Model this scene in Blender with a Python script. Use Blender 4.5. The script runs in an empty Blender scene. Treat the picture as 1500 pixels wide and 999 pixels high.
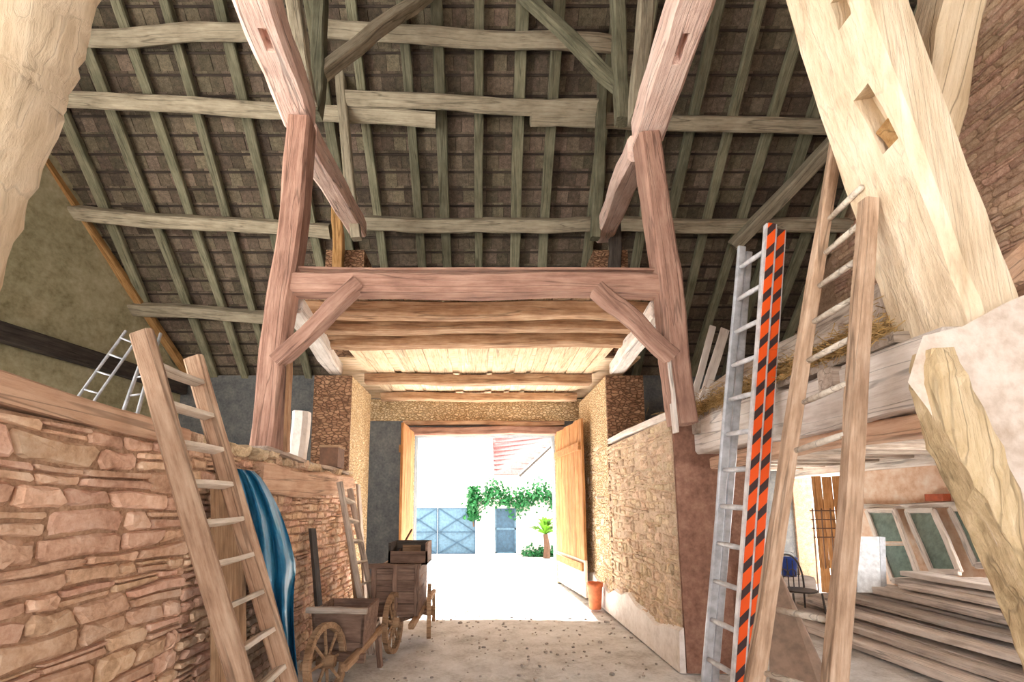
import bpy, math, random
import numpy as np
from mathutils import Vector, Matrix

S = bpy.context.scene
COL = S.collection
# ------------------------------------------------------------------ camera
F_PX, CX, HOR, PITCH, EYE = 700.0, 705.0, 740.0, math.radians(8.0), 1.6
CY = HOR - F_PX * math.tan(PITCH)
cam_d = bpy.data.cameras.new('camera')
cam = bpy.data.objects.new('camera', cam_d); COL.objects.link(cam)
cam.location = (0, 0, EYE)
cam.rotation_euler = (math.radians(90) + PITCH, 0, 0)
cam_d.sensor_width = 36; cam_d.lens = F_PX / 1500 * 36
cam_d.shift_x = (750 - CX) / 1500; cam_d.shift_y = (CY - 499.5) / 1500
cam_d.clip_start = 0.05; cam_d.clip_end = 300
S.camera = cam
# ------------------------------------------------------------------ light
world = bpy.data.worlds.new('world'); S.world = world; world.use_nodes = True
wn = world.node_tree.nodes; wl = world.node_tree.links; wn.clear()
w_out = wn.new('ShaderNodeOutputWorld'); w_bg = wn.new('ShaderNodeBackground')
w_sky = wn.new('ShaderNodeTexSky'); w_sky.sky_type = 'HOSEK_WILKIE'; w_sky.turbidity = 4.0; w_sky.ground_albedo = 0.5
w_sky.sun_direction = Vector((-0.25, 0.72, 0.66)).normalized()
w_mix = wn.new('ShaderNodeMix'); w_mix.data_type = 'RGBA'; w_mix.inputs[0].default_value = 0.72
w_mix.inputs[7].default_value = (1.0, 0.94, 0.9, 1)
wl.new(w_sky.outputs[0], w_mix.inputs[6]); wl.new(w_mix.outputs[2], w_bg.inputs[0]); wl.new(w_bg.outputs[0], w_out.inputs[0])
w_bg.inputs[1].default_value = 1.7
sun_d = bpy.data.lights.new('sun', 'SUN'); sun_d.energy = 12.0; sun_d.angle = math.radians(3.0); sun_d.color = (1.0, 0.985, 0.96)
sun = bpy.data.objects.new('sun', sun_d); COL.objects.link(sun)
sun.rotation_euler = (-Vector((-0.02, 0.74, 0.66))).to_track_quat('-Z', 'Y').to_euler()
sun.location = (-3, 30, 25)
S.view_settings.view_transform = 'Standard'; S.view_settings.look = 'None'
S.view_settings.gamma = 1.0; S.view_settings.use_curve_mapping = False
S.view_settings.exposure = 2.6
S.cycles.max_bounces = 12; S.cycles.diffuse_bounces = 8

# ------------------------------------------------------------------ pixel helpers (1500 x 999 frame)
_c, _s = math.cos(PITCH), math.sin(PITCH)
def P(px, py, Y):
    t = (CY - py) / F_PX; zr = Y * (t * _c + _s) / (_c - t * _s); d = Y * _c + zr * _s
    return Vector(((px - CX) / F_PX * d, Y, EYE + zr))
def PX(px, py, X):
    t = (CY - py) / F_PX; d = X * F_PX / (px - CX); v = t * d
    return Vector((X, d * _c - v * _s, EYE + d * _s + v * _c))
def PZ(px, py, z):
    t = (CY - py) / F_PX; k = (t * _c + _s) / (_c - t * _s); return P(px, py, (z - EYE) / k)
ROOF_TAN, EAVE_Y, EAVE_Z = 1.036, 10.2, 4.5
def roof_z(Y): return EAVE_Z + ROOF_TAN * (EAVE_Y - Y)
def PR(px, py, off=0.0):
    """point on the plane of the rafter undersides, lowered by off"""
    t = (CY - py) / F_PX; k = (t * _c + _s) / (_c - t * _s)
    return P(px, py, (EAVE_Z - EYE - off + ROOF_TAN * EAVE_Y) / (k + ROOF_TAN))
def project(p):
    zr = p[2] - EYE; d = p[1] * _c + zr * _s; v = -p[1] * _s + zr * _c
    return CX + F_PX * p[0] / d, CY - F_PX * v / d, d

# ------------------------------------------------------------------ object helpers
W = {}
I4 = Matrix.Identity(4)
def link(o, parent, M):
    COL.objects.link(o)
    if parent is not None:
        o.parent = parent; o.matrix_basis = W[parent.name].inverted() @ M
    else:
        o.matrix_basis = M
    W[o.name] = M
    return o
def root(name, loc=(0, 0, 0)):
    o = bpy.data.objects.new(name, None); o.empty_display_size = 0.1
    return link(o, None, Matrix.Translation(Vector(loc)))
def tag(o, label=None, cat=None, group=None, kind=None):
    if label: o['label'] = label
    if cat: o['category'] = cat
    if group: o['group'] = group
    if kind: o['kind'] = kind
    return o
def mk_mesh(name, vf, mat=None, smooth=False):
    me = bpy.data.meshes.new(name); me.from_pydata([tuple(v) for v in vf[0]], [], vf[1])
    if mat: me.materials.append(mat)
    if smooth: me.polygons.foreach_set('use_smooth', [True] * len(me.polygons))
    me.update(); return me
def obj(name, vf, mat, parent=None, M=I4, smooth=False):
    me = vf if isinstance(vf, bpy.types.Mesh) else mk_mesh(name, vf, mat, smooth)
    return link(bpy.data.objects.new(name, me), parent, M)
def structure(name, vf, mat, M=I4, smooth=False):
    o = obj(name, vf, mat, None, M, smooth); o['kind'] = 'structure'; return o
def join(parts):
    V, Fc = [], []
    for v, f in parts:
        n = len(V); V += [tuple(a) for a in v]; Fc += [tuple(i + n for i in q) for q in f]
    return V, Fc
def move(vf, M): return [tuple(M @ Vector(v)) for v in vf[0]], vf[1]

def box_vf(x0, x1, y0, y1, z0, z1):
    v = [(x, y, z) for x in (x0, x1) for y in (y0, y1) for z in (z0, z1)]
    return v, [(0, 1, 3, 2), (4, 6, 7, 5), (0, 4, 5, 1), (2, 3, 7, 6), (0, 2, 6, 4), (1, 5, 7, 3)]
def beam_vf(L, w, h, seed=0, wob=0.012, seg=6, taper=1.0, ch=0.12, sag=0.0):
    """hewn bar along local x from 0 to L; chamfered section w (y) by h (z)"""
    r = random.Random(seed * 7919 + 13); c = ch * min(w, h); V, Fc = [], []
    sec = [(-w/2 + c, -h/2), (w/2 - c, -h/2), (w/2, -h/2 + c), (w/2, h/2 - c), (w/2 - c, h/2), (-w/2 + c, h/2), (-w/2, h/2 - c), (-w/2, -h/2 + c)]
    ph = [r.uniform(0, 6.3) for _ in range(4)]
    for i in range(seg + 1):
        t = i / seg; k = 1 + (taper - 1) * t
        oy = wob * (math.sin(t * 5 + ph[0]) + 0.6 * math.sin(t * 11 + ph[1])); oz = wob * (math.sin(t * 6 + ph[2]) + 0.6 * math.sin(t * 13 + ph[3])) - sag * 4 * t * (1 - t)
        for (y, z) in sec:
            V.append((L * t + (r.uniform(-wob, wob) if 0 < i < seg else r.uniform(-wob, wob) * 0.5), y * k + oy + r.uniform(-wob, wob) * 0.45, z * k + oz + r.uniform(-wob, wob) * 0.45))
    for i in range(seg):
        for j in range(8):
            a = i * 8 + j; b = i * 8 + (j + 1) % 8; Fc.append((a, a + 8, b + 8, b))
    Fc.append(tuple(range(8))); Fc.append(tuple(reversed(range(seg * 8, seg * 8 + 8))))
    return V, Fc
def frame_of(p0, p1, up=(0, 0, 1)):
    p0, p1 = Vector(p0), Vector(p1); x = (p1 - p0).normalized(); z = Vector(up); z = z - x * z.dot(x)
    if z.length < 1e-4: z = Vector((1, 0, 0)) - x * x.x
    z.normalize(); y = z.cross(x)
    M = Matrix((x, y, z)).transposed().to_4x4(); M.translation = p0
    return M, (p1 - p0).length
_bs = [0]
def beam(name, p0, p1, w, h, mat, parent=None, up=(0, 0, 1), wob=0.012, seg=6, taper=1.0, ch=0.12, sag=0.0, seed=None):
    _bs[0] += 1
    M, L = frame_of(p0, p1, up)
    return obj(name, beam_vf(L, w, h, _bs[0] if seed is None else seed, wob, seg, taper, ch, sag), mat, parent, M)
def beam_w(p0, p1, w, h, up=(0, 0, 1), wob=0.004, seg=2, seed=1, ch=0.12):
    M, L = frame_of(p0, p1, up); return move(beam_vf(L, w, h, seed, wob, seg, 1, ch), M)
def tube_vf(path, rad, n=10, cap=True):
    path = [Vector(p) for p in path]; V, Fc = [], []
    if not isinstance(rad, (list, tuple)): rad = [rad] * len(path)
    ref = None
    for i, p in enumerate(path):
        d = (path[min(i + 1, len(path) - 1)] - path[max(i - 1, 0)]).normalized()
        if ref is None:
            ref = Vector((0, 0, 1)) if abs(d.z) < 0.9 else Vector((1, 0, 0))
        a = (ref - d * ref.dot(d)).normalized(); ref = a; b = d.cross(a)
        for j in range(n):
            q = 2 * math.pi * j / n; V.append(tuple(p + (a * math.cos(q) + b * math.sin(q)) * rad[i]))
    for i in range(len(path) - 1):
        for j in range(n):
            a = i * n + j; b = i * n + (j + 1) % n; Fc.append((a, b, b + n, a + n))
    if cap: Fc.append(tuple(reversed(range(n)))); Fc.append(tuple(range((len(path) - 1) * n, len(path) * n)))
    return V, Fc
def lathe_vf(prof, n=24):
    V, Fc = [], []
    for (r, z) in prof:
        for j in range(n):
            q = 2 * math.pi * j / n; V.append((r * math.cos(q), r * math.sin(q), z))
    for i in range(len(prof) - 1):
        for j in range(n):
            a = i * n + j; b = i * n + (j + 1) % n; Fc.append((a, b, b + n, a + n))
    return V, Fc
def sweep_vf(path, sizes, side, seed=0, wob=0.02, sub=4):
    """rectangular timber following a path; side = direction of the first size, sizes = [(a, b)] per point"""
    r = random.Random(seed); pts, sz = [], []
    path = [Vector(p) for p in path]
    for i in range(len(path) - 1):
        for k in range(sub):
            t = k / sub; pts.append(path[i].lerp(path[i + 1], t)); sz.append((sizes[i][0] * (1 - t) + sizes[i + 1][0] * t, sizes[i][1] * (1 - t) + sizes[i + 1][1] * t))
    pts.append(path[-1]); sz.append(sizes[-1]); V, Fc = [], []
    N = 12
    for i, p in enumerate(pts):
        d = (pts[min(i + 1, len(pts) - 1)] - pts[max(i - 1, 0)]).normalized()
        a = Vector(side); a = (a - d * a.dot(d)).normalized(); b = d.cross(a); w, h = sz[i]
        c = 0.16 * min(w, h)
        sec = [(-w/2 + c, -h/2), (0, -h/2), (w/2 - c, -h/2), (w/2, -h/2 + c), (w/2, 0), (w/2, h/2 - c), (w/2 - c, h/2), (0, h/2), (-w/2 + c, h/2), (-w/2, h/2 - c), (-w/2, 0), (-w/2, -h/2 + c)]
        for (y, z) in sec:
            V.append(tuple(p + a * (y + r.uniform(-wob, wob)) + b * (z + r.uniform(-wob, wob))))
    for i in range(len(pts) - 1):
        for j in range(N):
            a = i * N + j; b = i * N + (j + 1) % N; Fc.append((a, b, b + N, a + N))
    Fc.append(tuple(reversed(range(N)))); Fc.append(tuple(range((len(pts) - 1) * N, len(pts) * N)))
    return V, Fc
def prism_vf(poly, off):
    """closed polygon of 3-D points extruded by vector off"""
    n = len(poly); off = Vector(off); V = [tuple(p) for p in poly] + [tuple(Vector(p) + off) for p in poly]
    return V, [tuple(range(n)), tuple(reversed(range(n, 2 * n)))] + [(i, i + n, (i + 1) % n + n, (i + 1) % n) for i in range(n)]

# ------------------------------------------------------------------ materials
def lin(c):
    return tuple(((v / 255) / 12.92 if v / 255 < 0.04045 else ((v / 255 + 0.055) / 1.055) ** 2.4) for v in c) + (1,)
def new_mat(name, rough=0.9):
    m = bpy.data.materials.new(name); m.use_nodes = True; b = m.node_tree.nodes['Principled BSDF']
    b.inputs['Roughness'].default_value = rough
    b.inputs['Specular IOR Level'].default_value = 0.25
    return m, m.node_tree.nodes, m.node_tree.links, b
def ramp(n, stops):
    r = n.new('ShaderNodeValToRGB'); e = r.color_ramp.elements
    while len(e) < len(stops): e.new(0.5)
    for k, (p, c) in zip(e, stops): k.position = p; k.color = c
    return r
def noise(n, l, vec, scale, detail=5, rough=0.6):
    t = n.new('ShaderNodeTexNoise'); t.inputs['Scale'].default_value = scale; t.inputs['Detail'].default_value = detail; t.inputs['Roughness'].default_value = rough
    if vec is not None: l.new(vec, t.inputs['Vector'])
    return t
def mapping(n, l, src, scale):
    m = n.new('ShaderNodeMapping'); m.inputs['Scale'].default_value = scale; l.new(src, m.inputs['Vector']); return m
def vary(n, l, col, lo, hi, island=True, hue=0.0):
    """multiply the value by a random factor for each object and each loose piece"""
    oi = n.new('ShaderNodeObjectInfo'); geo = n.new('ShaderNodeNewGeometry')
    a = n.new('ShaderNodeMath'); a.operation = 'ADD'; l.new(oi.outputs['Random'], a.inputs[0])
    if island: l.new(geo.outputs['Random Per Island'], a.inputs[1])
    else: a.inputs[1].default_value = 0
    f = n.new('ShaderNodeMath'); f.operation = 'FRACT'; l.new(a.outputs[0], f.inputs[0])
    mr = n.new('ShaderNodeMapRange'); mr.inputs[3].default_value = lo; mr.inputs[4].default_value = hi; l.new(f.outputs[0], mr.inputs[0])
    h = n.new('ShaderNodeHueSaturation'); l.new(mr.outputs[0], h.inputs['Value']); l.new(col, h.inputs['Color'])
    if hue:
        m2 = n.new('ShaderNodeMapRange'); m2.inputs[3].default_value = 0.5 - hue; m2.inputs[4].default_value = 0.5 + hue
        g = n.new('ShaderNodeMath'); g.operation = 'MULTIPLY'; g.inputs[1].default_value = 7.31; l.new(f.outputs[0], g.inputs[0])
        g2 = n.new('ShaderNodeMath'); g2.operation = 'FRACT'; l.new(g.outputs[0], g2.inputs[0]); l.new(g2.outputs[0], m2.inputs[0]); l.new(m2.outputs[0], h.inputs['Hue'])
    return h.outputs['Color']
def wood(name, dark, mid, light, s=1.0, bump=0.5, lo=0.85, hi=1.12, rough=0.88, island=False, axis='x', crack=0.42):
    m, n, l, b = new_mat(name, rough); tc = n.new('ShaderNodeTexCoord'); oi = n.new('ShaderNodeObjectInfo')
    ad = n.new('ShaderNodeVectorMath'); ad.operation = 'ADD'; l.new(tc.outputs['Object'], ad.inputs[0])
    mu = n.new('ShaderNodeVectorMath'); mu.operation = 'SCALE'; mu.inputs['Scale'].default_value = 40; mu.inputs[0].default_value = (1, 1, 1)
    l.new(oi.outputs['Random'], mu.inputs['Scale']); l.new(mu.outputs[0], ad.inputs[1])
    mp = mapping(n, l, ad.outputs[0], (1.2 * s, 14 * s, 14 * s) if axis == 'x' else (14 * s, 14 * s, 1.2 * s)); n1 = noise(n, l, mp.outputs[0], 2.2, 6, 0.65)
    mp2 = mapping(n, l, ad.outputs[0], (2.5 * s, 5 * s, 5 * s) if axis == 'x' else (5 * s, 5 * s, 2.5 * s)); n2 = noise(n, l, mp2.outputs[0], 1.1, 4, 0.6)
    r = ramp(n, [(0.3, lin(dark)), (0.48, lin(mid)), (0.68, lin(light))])
    mx = n.new('ShaderNodeMath'); mx.operation = 'MULTIPLY_ADD'; mx.inputs[1].default_value = 0.55; l.new(n1.outputs[0], mx.inputs[0])
    m3 = n.new('ShaderNodeMath'); m3.operation = 'MULTIPLY'; m3.inputs[1].default_value = 0.45; l.new(n2.outputs[0], m3.inputs[0]); l.new(m3.outputs[0], mx.inputs[2])
    l.new(mx.outputs[0], r.inputs[0])
    mp4 = mapping(n, l, ad.outputs[0], (0.35, 9, 9) if axis == 'x' else (9, 9, 0.35)); n4 = noise(n, l, mp4.outputs[0], 1.0, 2, 0.4)
    cr = ramp(n, [(0.484, (1, 1, 1, 1)), (0.497, (1 - crack,) * 3 + (1,)), (0.503, (1 - crack,) * 3 + (1,)), (0.516, (1, 1, 1, 1))]); l.new(n4.outputs[0], cr.inputs[0])
    cm = n.new('ShaderNodeMix'); cm.data_type = 'RGBA'; cm.blend_type = 'MULTIPLY'; cm.inputs[0].default_value = 1.0; l.new(r.outputs[0], cm.inputs[6]); l.new(cr.outputs[0], cm.inputs[7])
    l.new(vary(n, l, cm.outputs[2], lo, hi, island), b.inputs['Base Color'])
    hm = n.new('ShaderNodeMath'); hm.operation = 'MULTIPLY'; l.new(n1.outputs[0], hm.inputs[0]); l.new(cr.outputs[0], hm.inputs[1])
    bp = n.new('ShaderNodeBump'); bp.inputs['Strength'].default_value = bump; bp.inputs['Distance'].default_value = 0.03; l.new(hm.outputs[0], bp.inputs['Height']); l.new(bp.outputs[0], b.inputs['Normal'])
    return m
def rubble(name, dark, mid, light, scale=9, bump=0.6, lo=0.85, hi=1.12, island=True, hue=0.0, fine=4.0, dist=0.03):
    m, n, l, b = new_mat(name, 0.95); g = n.new('ShaderNodeNewGeometry')
    n1 = noise(n, l, g.outputs['Position'], scale, 6, 0.65); n2 = noise(n, l, g.outputs['Position'], scale * fine, 4, 0.6); n3 = noise(n, l, g.outputs['Position'], 0.9, 3, 0.5)
    a = n.new('ShaderNodeMath'); a.operation = 'MULTIPLY_ADD'; a.inputs[1].default_value = 0.5; l.new(n1.outputs[0], a.inputs[0])
    c = n.new('ShaderNodeMath'); c.operation = 'MULTIPLY_ADD'; c.inputs[1].default_value = 0.25; l.new(n2.outputs[0], c.inputs[0])
    d = n.new('ShaderNodeMath'); d.operation = 'MULTIPLY'; d.inputs[1].default_value = 0.25; l.new(n3.outputs[0], d.inputs[0]); l.new(d.outputs[0], c.inputs[2]); l.new(c.outputs[0], a.inputs[2])
    r = ramp(n, [(0.34, lin(dark)), (0.5, lin(mid)), (0.66, lin(light))]); l.new(a.outputs[0], r.inputs[0])
    l.new(vary(n, l, r.outputs[0], lo, hi, island, hue), b.inputs['Base Color'])
    bp = n.new('ShaderNodeBump'); bp.inputs['Strength'].default_value = bump; bp.inputs['Distance'].default_value = dist; l.new(a.outputs[0], bp.inputs['Height']); l.new(bp.outputs[0], b.inputs['Normal'])
    return m
def pebbled(name, dark, mid, light, scale=14, bump=0.8):
    """wall of small rubble set in mortar, too fine to tell the stones apart"""
    m, n, l, b = new_mat(name, 0.95); g = n.new('ShaderNodeNewGeometry'); mp = mapping(n, l, g.outputs['Position'], (1, 1, 1.9))
    nz = noise(n, l, g.outputs['Position'], 5, 3); ad = n.new('ShaderNodeVectorMath'); ad.operation = 'MULTIPLY_ADD'; ad.inputs[1].default_value = (0.12, 0.12, 0.12); l.new(nz.outputs['Color'], ad.inputs[0]); l.new(mp.outputs[0], ad.inputs[2])
    v = n.new('ShaderNodeTexVoronoi'); v.feature = 'DISTANCE_TO_EDGE'; v.inputs['Scale'].default_value = scale; l.new(ad.outputs[0], v.inputs['Vector'])
    v2 = n.new('ShaderNodeTexVoronoi'); v2.inputs['Scale'].default_value = scale; l.new(ad.outputs[0], v2.inputs['Vector'])
    e = ramp(n, [(0.0, (0, 0, 0, 1)), (0.16, (1, 1, 1, 1))]); l.new(v.outputs['Distance'], e.inputs[0])
    sp = n.new('ShaderNodeSeparateColor'); l.new(v2.outputs['Color'], sp.inputs[0])
    r = ramp(n, [(0.1, lin(mid)), (0.9, lin(light))]); l.new(sp.outputs[0], r.inputs[0])
    mx = n.new('ShaderNodeMix'); mx.data_type = 'RGBA'; l.new(e.outputs[0], mx.inputs[0]); mx.inputs[6].default_value = lin(dark); l.new(r.outputs[0], mx.inputs[7])
    l.new(mx.outputs[2], b.inputs['Base Color'])
    bp = n.new('ShaderNodeBump'); bp.inputs['Strength'].default_value = bump; bp.inputs['Distance'].default_value = 0.03; l.new(e.outputs[0], bp.inputs['Height']); l.new(bp.outputs[0], b.inputs['Normal'])
    return m
def plain(name, c, rough=0.6, metal=0.0, spec=0.4, var=0.0):
    m, n, l, b = new_mat(name, rough); b.inputs['Metallic'].default_value = metal; b.inputs['Specular IOR Level'].default_value = spec
    g = n.new('ShaderNodeNewGeometry'); nz = noise(n, l, g.outputs['Position'], 12, 4)
    k = 0.82; r = ramp(n, [(0.35, lin(tuple(v * k for v in c))), (0.65, lin(c))]); l.new(nz.outputs[0], r.inputs[0])
    l.new(vary(n, l, r.outputs[0], 1 - var, 1 + var) if var else r.outputs[0], b.inputs['Base Color'])
    return m

M_PINK = wood('wood_tie', (190, 156, 142), (226, 196, 182), (242, 222, 210), 1.0)
M_POST = wood('wood_post', (114, 84, 72), (158, 122, 106), (188, 154, 136), 1.0)
M_JOIST = wood('wood_joist', (110, 80, 58), (164, 128, 98), (204, 174, 142), 1.0)
M_PURL = wood('wood_purlin', (108, 100, 82), (156, 146, 126), (184, 174, 152), 1.0)
M_RAFT = wood('wood_rafter', (72, 74, 58), (112, 110, 90), (144, 140, 118), 1.0, lo=0.7, hi=1.2)
M_BATT = wood('wood_batten', (40, 36, 32), (60, 52, 46), (80, 70, 60), 1.5)
M_CREAM = wood('wood_cream', (166, 142, 112), (208, 190, 162), (230, 216, 194), 0.6, 0.6, axis='z', crack=0.14)
M_BROWN = plain('board_brown', (150, 126, 108), 0.9)
M_CREAMX = wood('wood_cream_strut', (168, 140, 106), (214, 192, 160), (236, 220, 194), 0.55, 0.6)
M_PLATE = wood('wood_plate', (160, 124, 100), (204, 166, 138), (226, 194, 166), 1.0)
M_GREY = wood('wood_grey', (128, 112, 98), (176, 160, 146), (206, 194, 180), 1.2, lo=0.75, hi=1.15)
M_BRACE = wood('wood_brace', (132, 112, 80), (188, 166, 130), (216, 198, 166), 0.9, 0.7, axis='z', crack=0.3)
M_WHITE = wood('wood_whitewash', (176, 162, 150), (216, 206, 196), (236, 230, 224), 1.0)
M_LUMBER = wood('wood_lumber', (150, 138, 128), (200, 190, 180), (226, 218, 210), 1.2, lo=0.75, hi=1.12)
M_LADD = wood('wood_ladder', (122, 92, 72), (166, 136, 112), (196, 170, 146), 1.5)
M_LADY = wood('wood_ladder_tan', (126, 100, 80), (172, 144, 120), (202, 178, 156), 1.5)
M_RUNG = wood('wood_rung', (170, 154, 136), (212, 200, 184), (234, 226, 214), 1.5)
M_DOOR = wood('wood_door', (128, 84, 46), (168, 118, 72), (196, 148, 100), 1.2, 0.4)
M_BLEACH = wood('wood_bleached', (170, 154, 134), (200, 186, 168), (216, 204, 190), 1.2, 0.4)
M_CEIL = wood('wood_ceiling_plank', (172, 142, 108), (216, 190, 156), (236, 216, 188), 1.2, lo=0.8, hi=1.1)
M_CART = wood('wood_cart', (84, 64, 54), (122, 98, 84), (154, 128, 112), 1.5, lo=0.85, hi=1.2)
M_CARTL = wood('wood_cart_light', (104, 80, 58), (150, 120, 92), (182, 152, 122), 1.5)
M_OCHRE = wood('wood_ochre', (130, 92, 52), (172, 132, 84), (200, 162, 112), 1.2, lo=0.85, hi=1.1)
M_DARK = wood('wood_dark', (44, 40, 38), (66, 60, 56), (92, 84, 76), 1.0)
M_STONE = rubble('stone_warm', (166, 130, 104), (210, 174, 146), (230, 204, 180), 6, 0.7, 0.84, 1.1, hue=0.012)
M_STONE2 = rubble('stone_cream', (170, 142, 114), (212, 188, 158), (234, 216, 192), 14, 0.8, 0.76, 1.1, hue=0.012)
M_STONE3 = rubble('stone_rose', (154, 118, 94), (200, 164, 138), (226, 196, 170), 12, 0.7, 0.76, 1.1, hue=0.012)
M_MORTAR = rubble('mortar_tan', (128, 98, 76), (170, 138, 112), (196, 166, 140), 12, 0.7, 1, 1)
M_MORTARL = rubble('mortar_pale', (164, 138, 112), (200, 176, 150), (222, 202, 180), 14, 0.9, 1, 1)
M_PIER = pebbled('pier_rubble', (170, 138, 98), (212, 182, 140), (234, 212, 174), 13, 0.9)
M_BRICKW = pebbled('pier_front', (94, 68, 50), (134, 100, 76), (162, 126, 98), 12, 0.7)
M_EARTH = rubble('earth_wall', (110, 80, 66), (142, 106, 90), (166, 130, 112), 6, 0.5, 1, 1)
M_GABLE = rubble('gable_plaster', (124, 118, 88), (160, 154, 124), (184, 176, 148), 3, 0.35, 1, 1)
M_ROSEWALL = rubble('rose_plaster', (196, 150, 118), (222, 190, 164), (236, 220, 204), 2.5, 0.35, 1, 1)
M_PLAST = rubble('plaster_white', (190, 172, 154), (220, 208, 196), (234, 226, 218), 4, 0.35, 1, 1)
M_LIME = rubble('lime_white', (206, 198, 190), (228, 222, 216), (240, 236, 232), 5, 0.4, 1, 1)
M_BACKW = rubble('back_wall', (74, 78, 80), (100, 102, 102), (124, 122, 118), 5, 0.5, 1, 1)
M_FLOOR = rubble('floor_earth', (158, 154, 148), (204, 203, 200), (228, 228, 228), 3.2, 1.0, 1, 1, fine=9, dist=0.06)
M_YARD = rubble('yard_gravel', (200, 196, 190), (218, 214, 208), (230, 228, 224), 4, 0.5, 1, 1)
M_TILE = rubble('roof_tile', (70, 64, 54), (98, 88, 74), (126, 110, 94), 16, 0.5, 0.6, 1.35, hue=0.02)
M_DECK = plain('roof_dark', (58, 50, 44), 0.95)
M_ALU = plain('aluminium', (196, 200, 206), 0.45, 0.35)
M_ALUW = plain('aluminium_pale', (226, 226, 228), 0.5, 0.2)
M_IRON = plain('iron_dark', (74, 66, 60), 0.6, 0.3)
M_RUST = plain('iron_rust', (110, 78, 58), 0.8)
M_TERRA = plain('terracotta', (206, 112, 70), 0.8)
M_BLUE = plain('tarp_blue', (48, 134, 176), 0.4, 0, 0.5)
M_BUCKET = plain('bucket_blue', (52, 88, 190), 0.4)
M_PANEL = plain('panel_white', (232, 238, 242), 0.4)
M_GATE = plain('gate_blue', (92, 124, 144), 0.5)
M_GATED = plain('gate_blue_dark', (58, 88, 110), 0.5)
M_LIMEW = plain('yard_wall_white', (236, 230, 220), 0.9)
M_RTILE = plain('house_roof_tile', (176, 126, 124), 0.9)
M_LEAF = plain('leaf_green', (36, 110, 54), 0.6, var=0.3)
M_LEAFY = plain('leaf_yellow_green', (104, 160, 36), 0.6, var=0.25)
M_STRAW = plain('straw', (188, 154, 98), 0.9, var=0.3)
M_CHIP = plain('floor_chip', (178, 170, 162), 0.95, var=0.3)
M_GLASS = plain('glass_green', (120, 142, 132), 0.15, 0, 0.6)
M_BRICK = plain('brick_red', (188, 98, 66), 0.9)
def stripes():
    m, n, l, b = new_mat('hazard_tape', 0.5); tc = n.new('ShaderNodeTexCoord'); sp = n.new('ShaderNodeSeparateXYZ'); l.new(tc.outputs['Object'], sp.inputs[0])
    a = n.new('ShaderNodeMath'); a.operation = 'MULTIPLY_ADD'; a.inputs[1].default_value = 5.6; l.new(sp.outputs[0], a.inputs[0])
    y = n.new('ShaderNodeMath'); y.operation = 'MULTIPLY'; y.inputs[1].default_value = 7.0; l.new(sp.outputs[1], y.inputs[0]); l.new(y.outputs[0], a.inputs[2])
    f = n.new('ShaderNodeMath'); f.operation = 'FRACT'; l.new(a.outputs[0], f.inputs[0]); g = n.new('ShaderNodeMath'); g.operation = 'GREATER_THAN'; g.inputs[1].default_value = 0.62; l.new(f.outputs[0], g.inputs[0])
    mx = n.new('ShaderNodeMix'); mx.data_type = 'RGBA'; mx.inputs[6].default_value = lin((238, 92, 30)); mx.inputs[7].default_value = lin((66, 50, 52)); l.new(g.outputs[0], mx.inputs[0]); l.new(mx.outputs[2], b.inputs['Base Color'])
    return m
M_TAPE = stripes()

# ------------------------------------------------------------------ masonry
def stone_variants(n=14):
    out = []
    for k in range(n):
        r = random.Random(100 + k); N = 10; ring = []
        for j in range(N):
            q = 2 * math.pi * (j + r.uniform(-0.25, 0.25)) / N; c, s = math.cos(q), math.sin(q)
            e = 0.36; x = 0.5 * math.copysign(abs(c) ** e, c); y = 0.5 * math.copysign(abs(s) ** e, s)
            ring.append((x * r.uniform(0.86, 1.0), y * r.uniform(0.84, 1.0)))
        V = [(x, y, -0.5) for x, y in ring] + [(x, y, r.uniform(0.05, 0.25)) for x, y in ring] + [(x * r.uniform(0.7, 0.88), y * r.uniform(0.66, 0.86), r.uniform(0.35, 0.5)) for x, y in ring] + [(0, 0, r.uniform(0.4, 0.55))]
        Fc = [(a * N + j, a * N + (j + 1) % N, (a + 1) * N + (j + 1) % N, (a + 1) * N + j) for a in (0, 1) for j in range(N)] + [(2 * N + j, 2 * N + (j + 1) % N, 3 * N) for j in range(N)]
        out.append((V, Fc))
    return out
STONES = stone_variants()
def stone_vf(outline, d, q):
    N = len(outline); cx = sum(p[0] for p in outline) / N; cy = sum(p[1] for p in outline) / N
    h = min(max(p[0] for p in outline) - min(p[0] for p in outline), max(p[1] for p in outline) - min(p[1] for p in outline))
    V = [(x, y, -d / 2) for x, y in outline] + [(x, y, d * q.uniform(0.1, 0.3)) for x, y in outline]
    for x, y in outline:
        L = max(math.hypot(x - cx, y - cy), 1e-4); k = max(0.3, 1 - h * q.uniform(0.1, 0.3) / L); V.append((cx + (x - cx) * k, cy + (y - cy) * k, d * q.uniform(0.4, 0.5)))
    V.append((cx, cy, d * q.uniform(0.42, 0.56)))
    return V, [(a * N + j, a * N + (j + 1) % N, (a + 1) * N + (j + 1) % N, (a + 1) * N + j) for a in (0, 1) for j in range(N)] + [(2 * N + j, 2 * N + (j + 1) % N, 3 * N) for j in range(N)]
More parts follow.
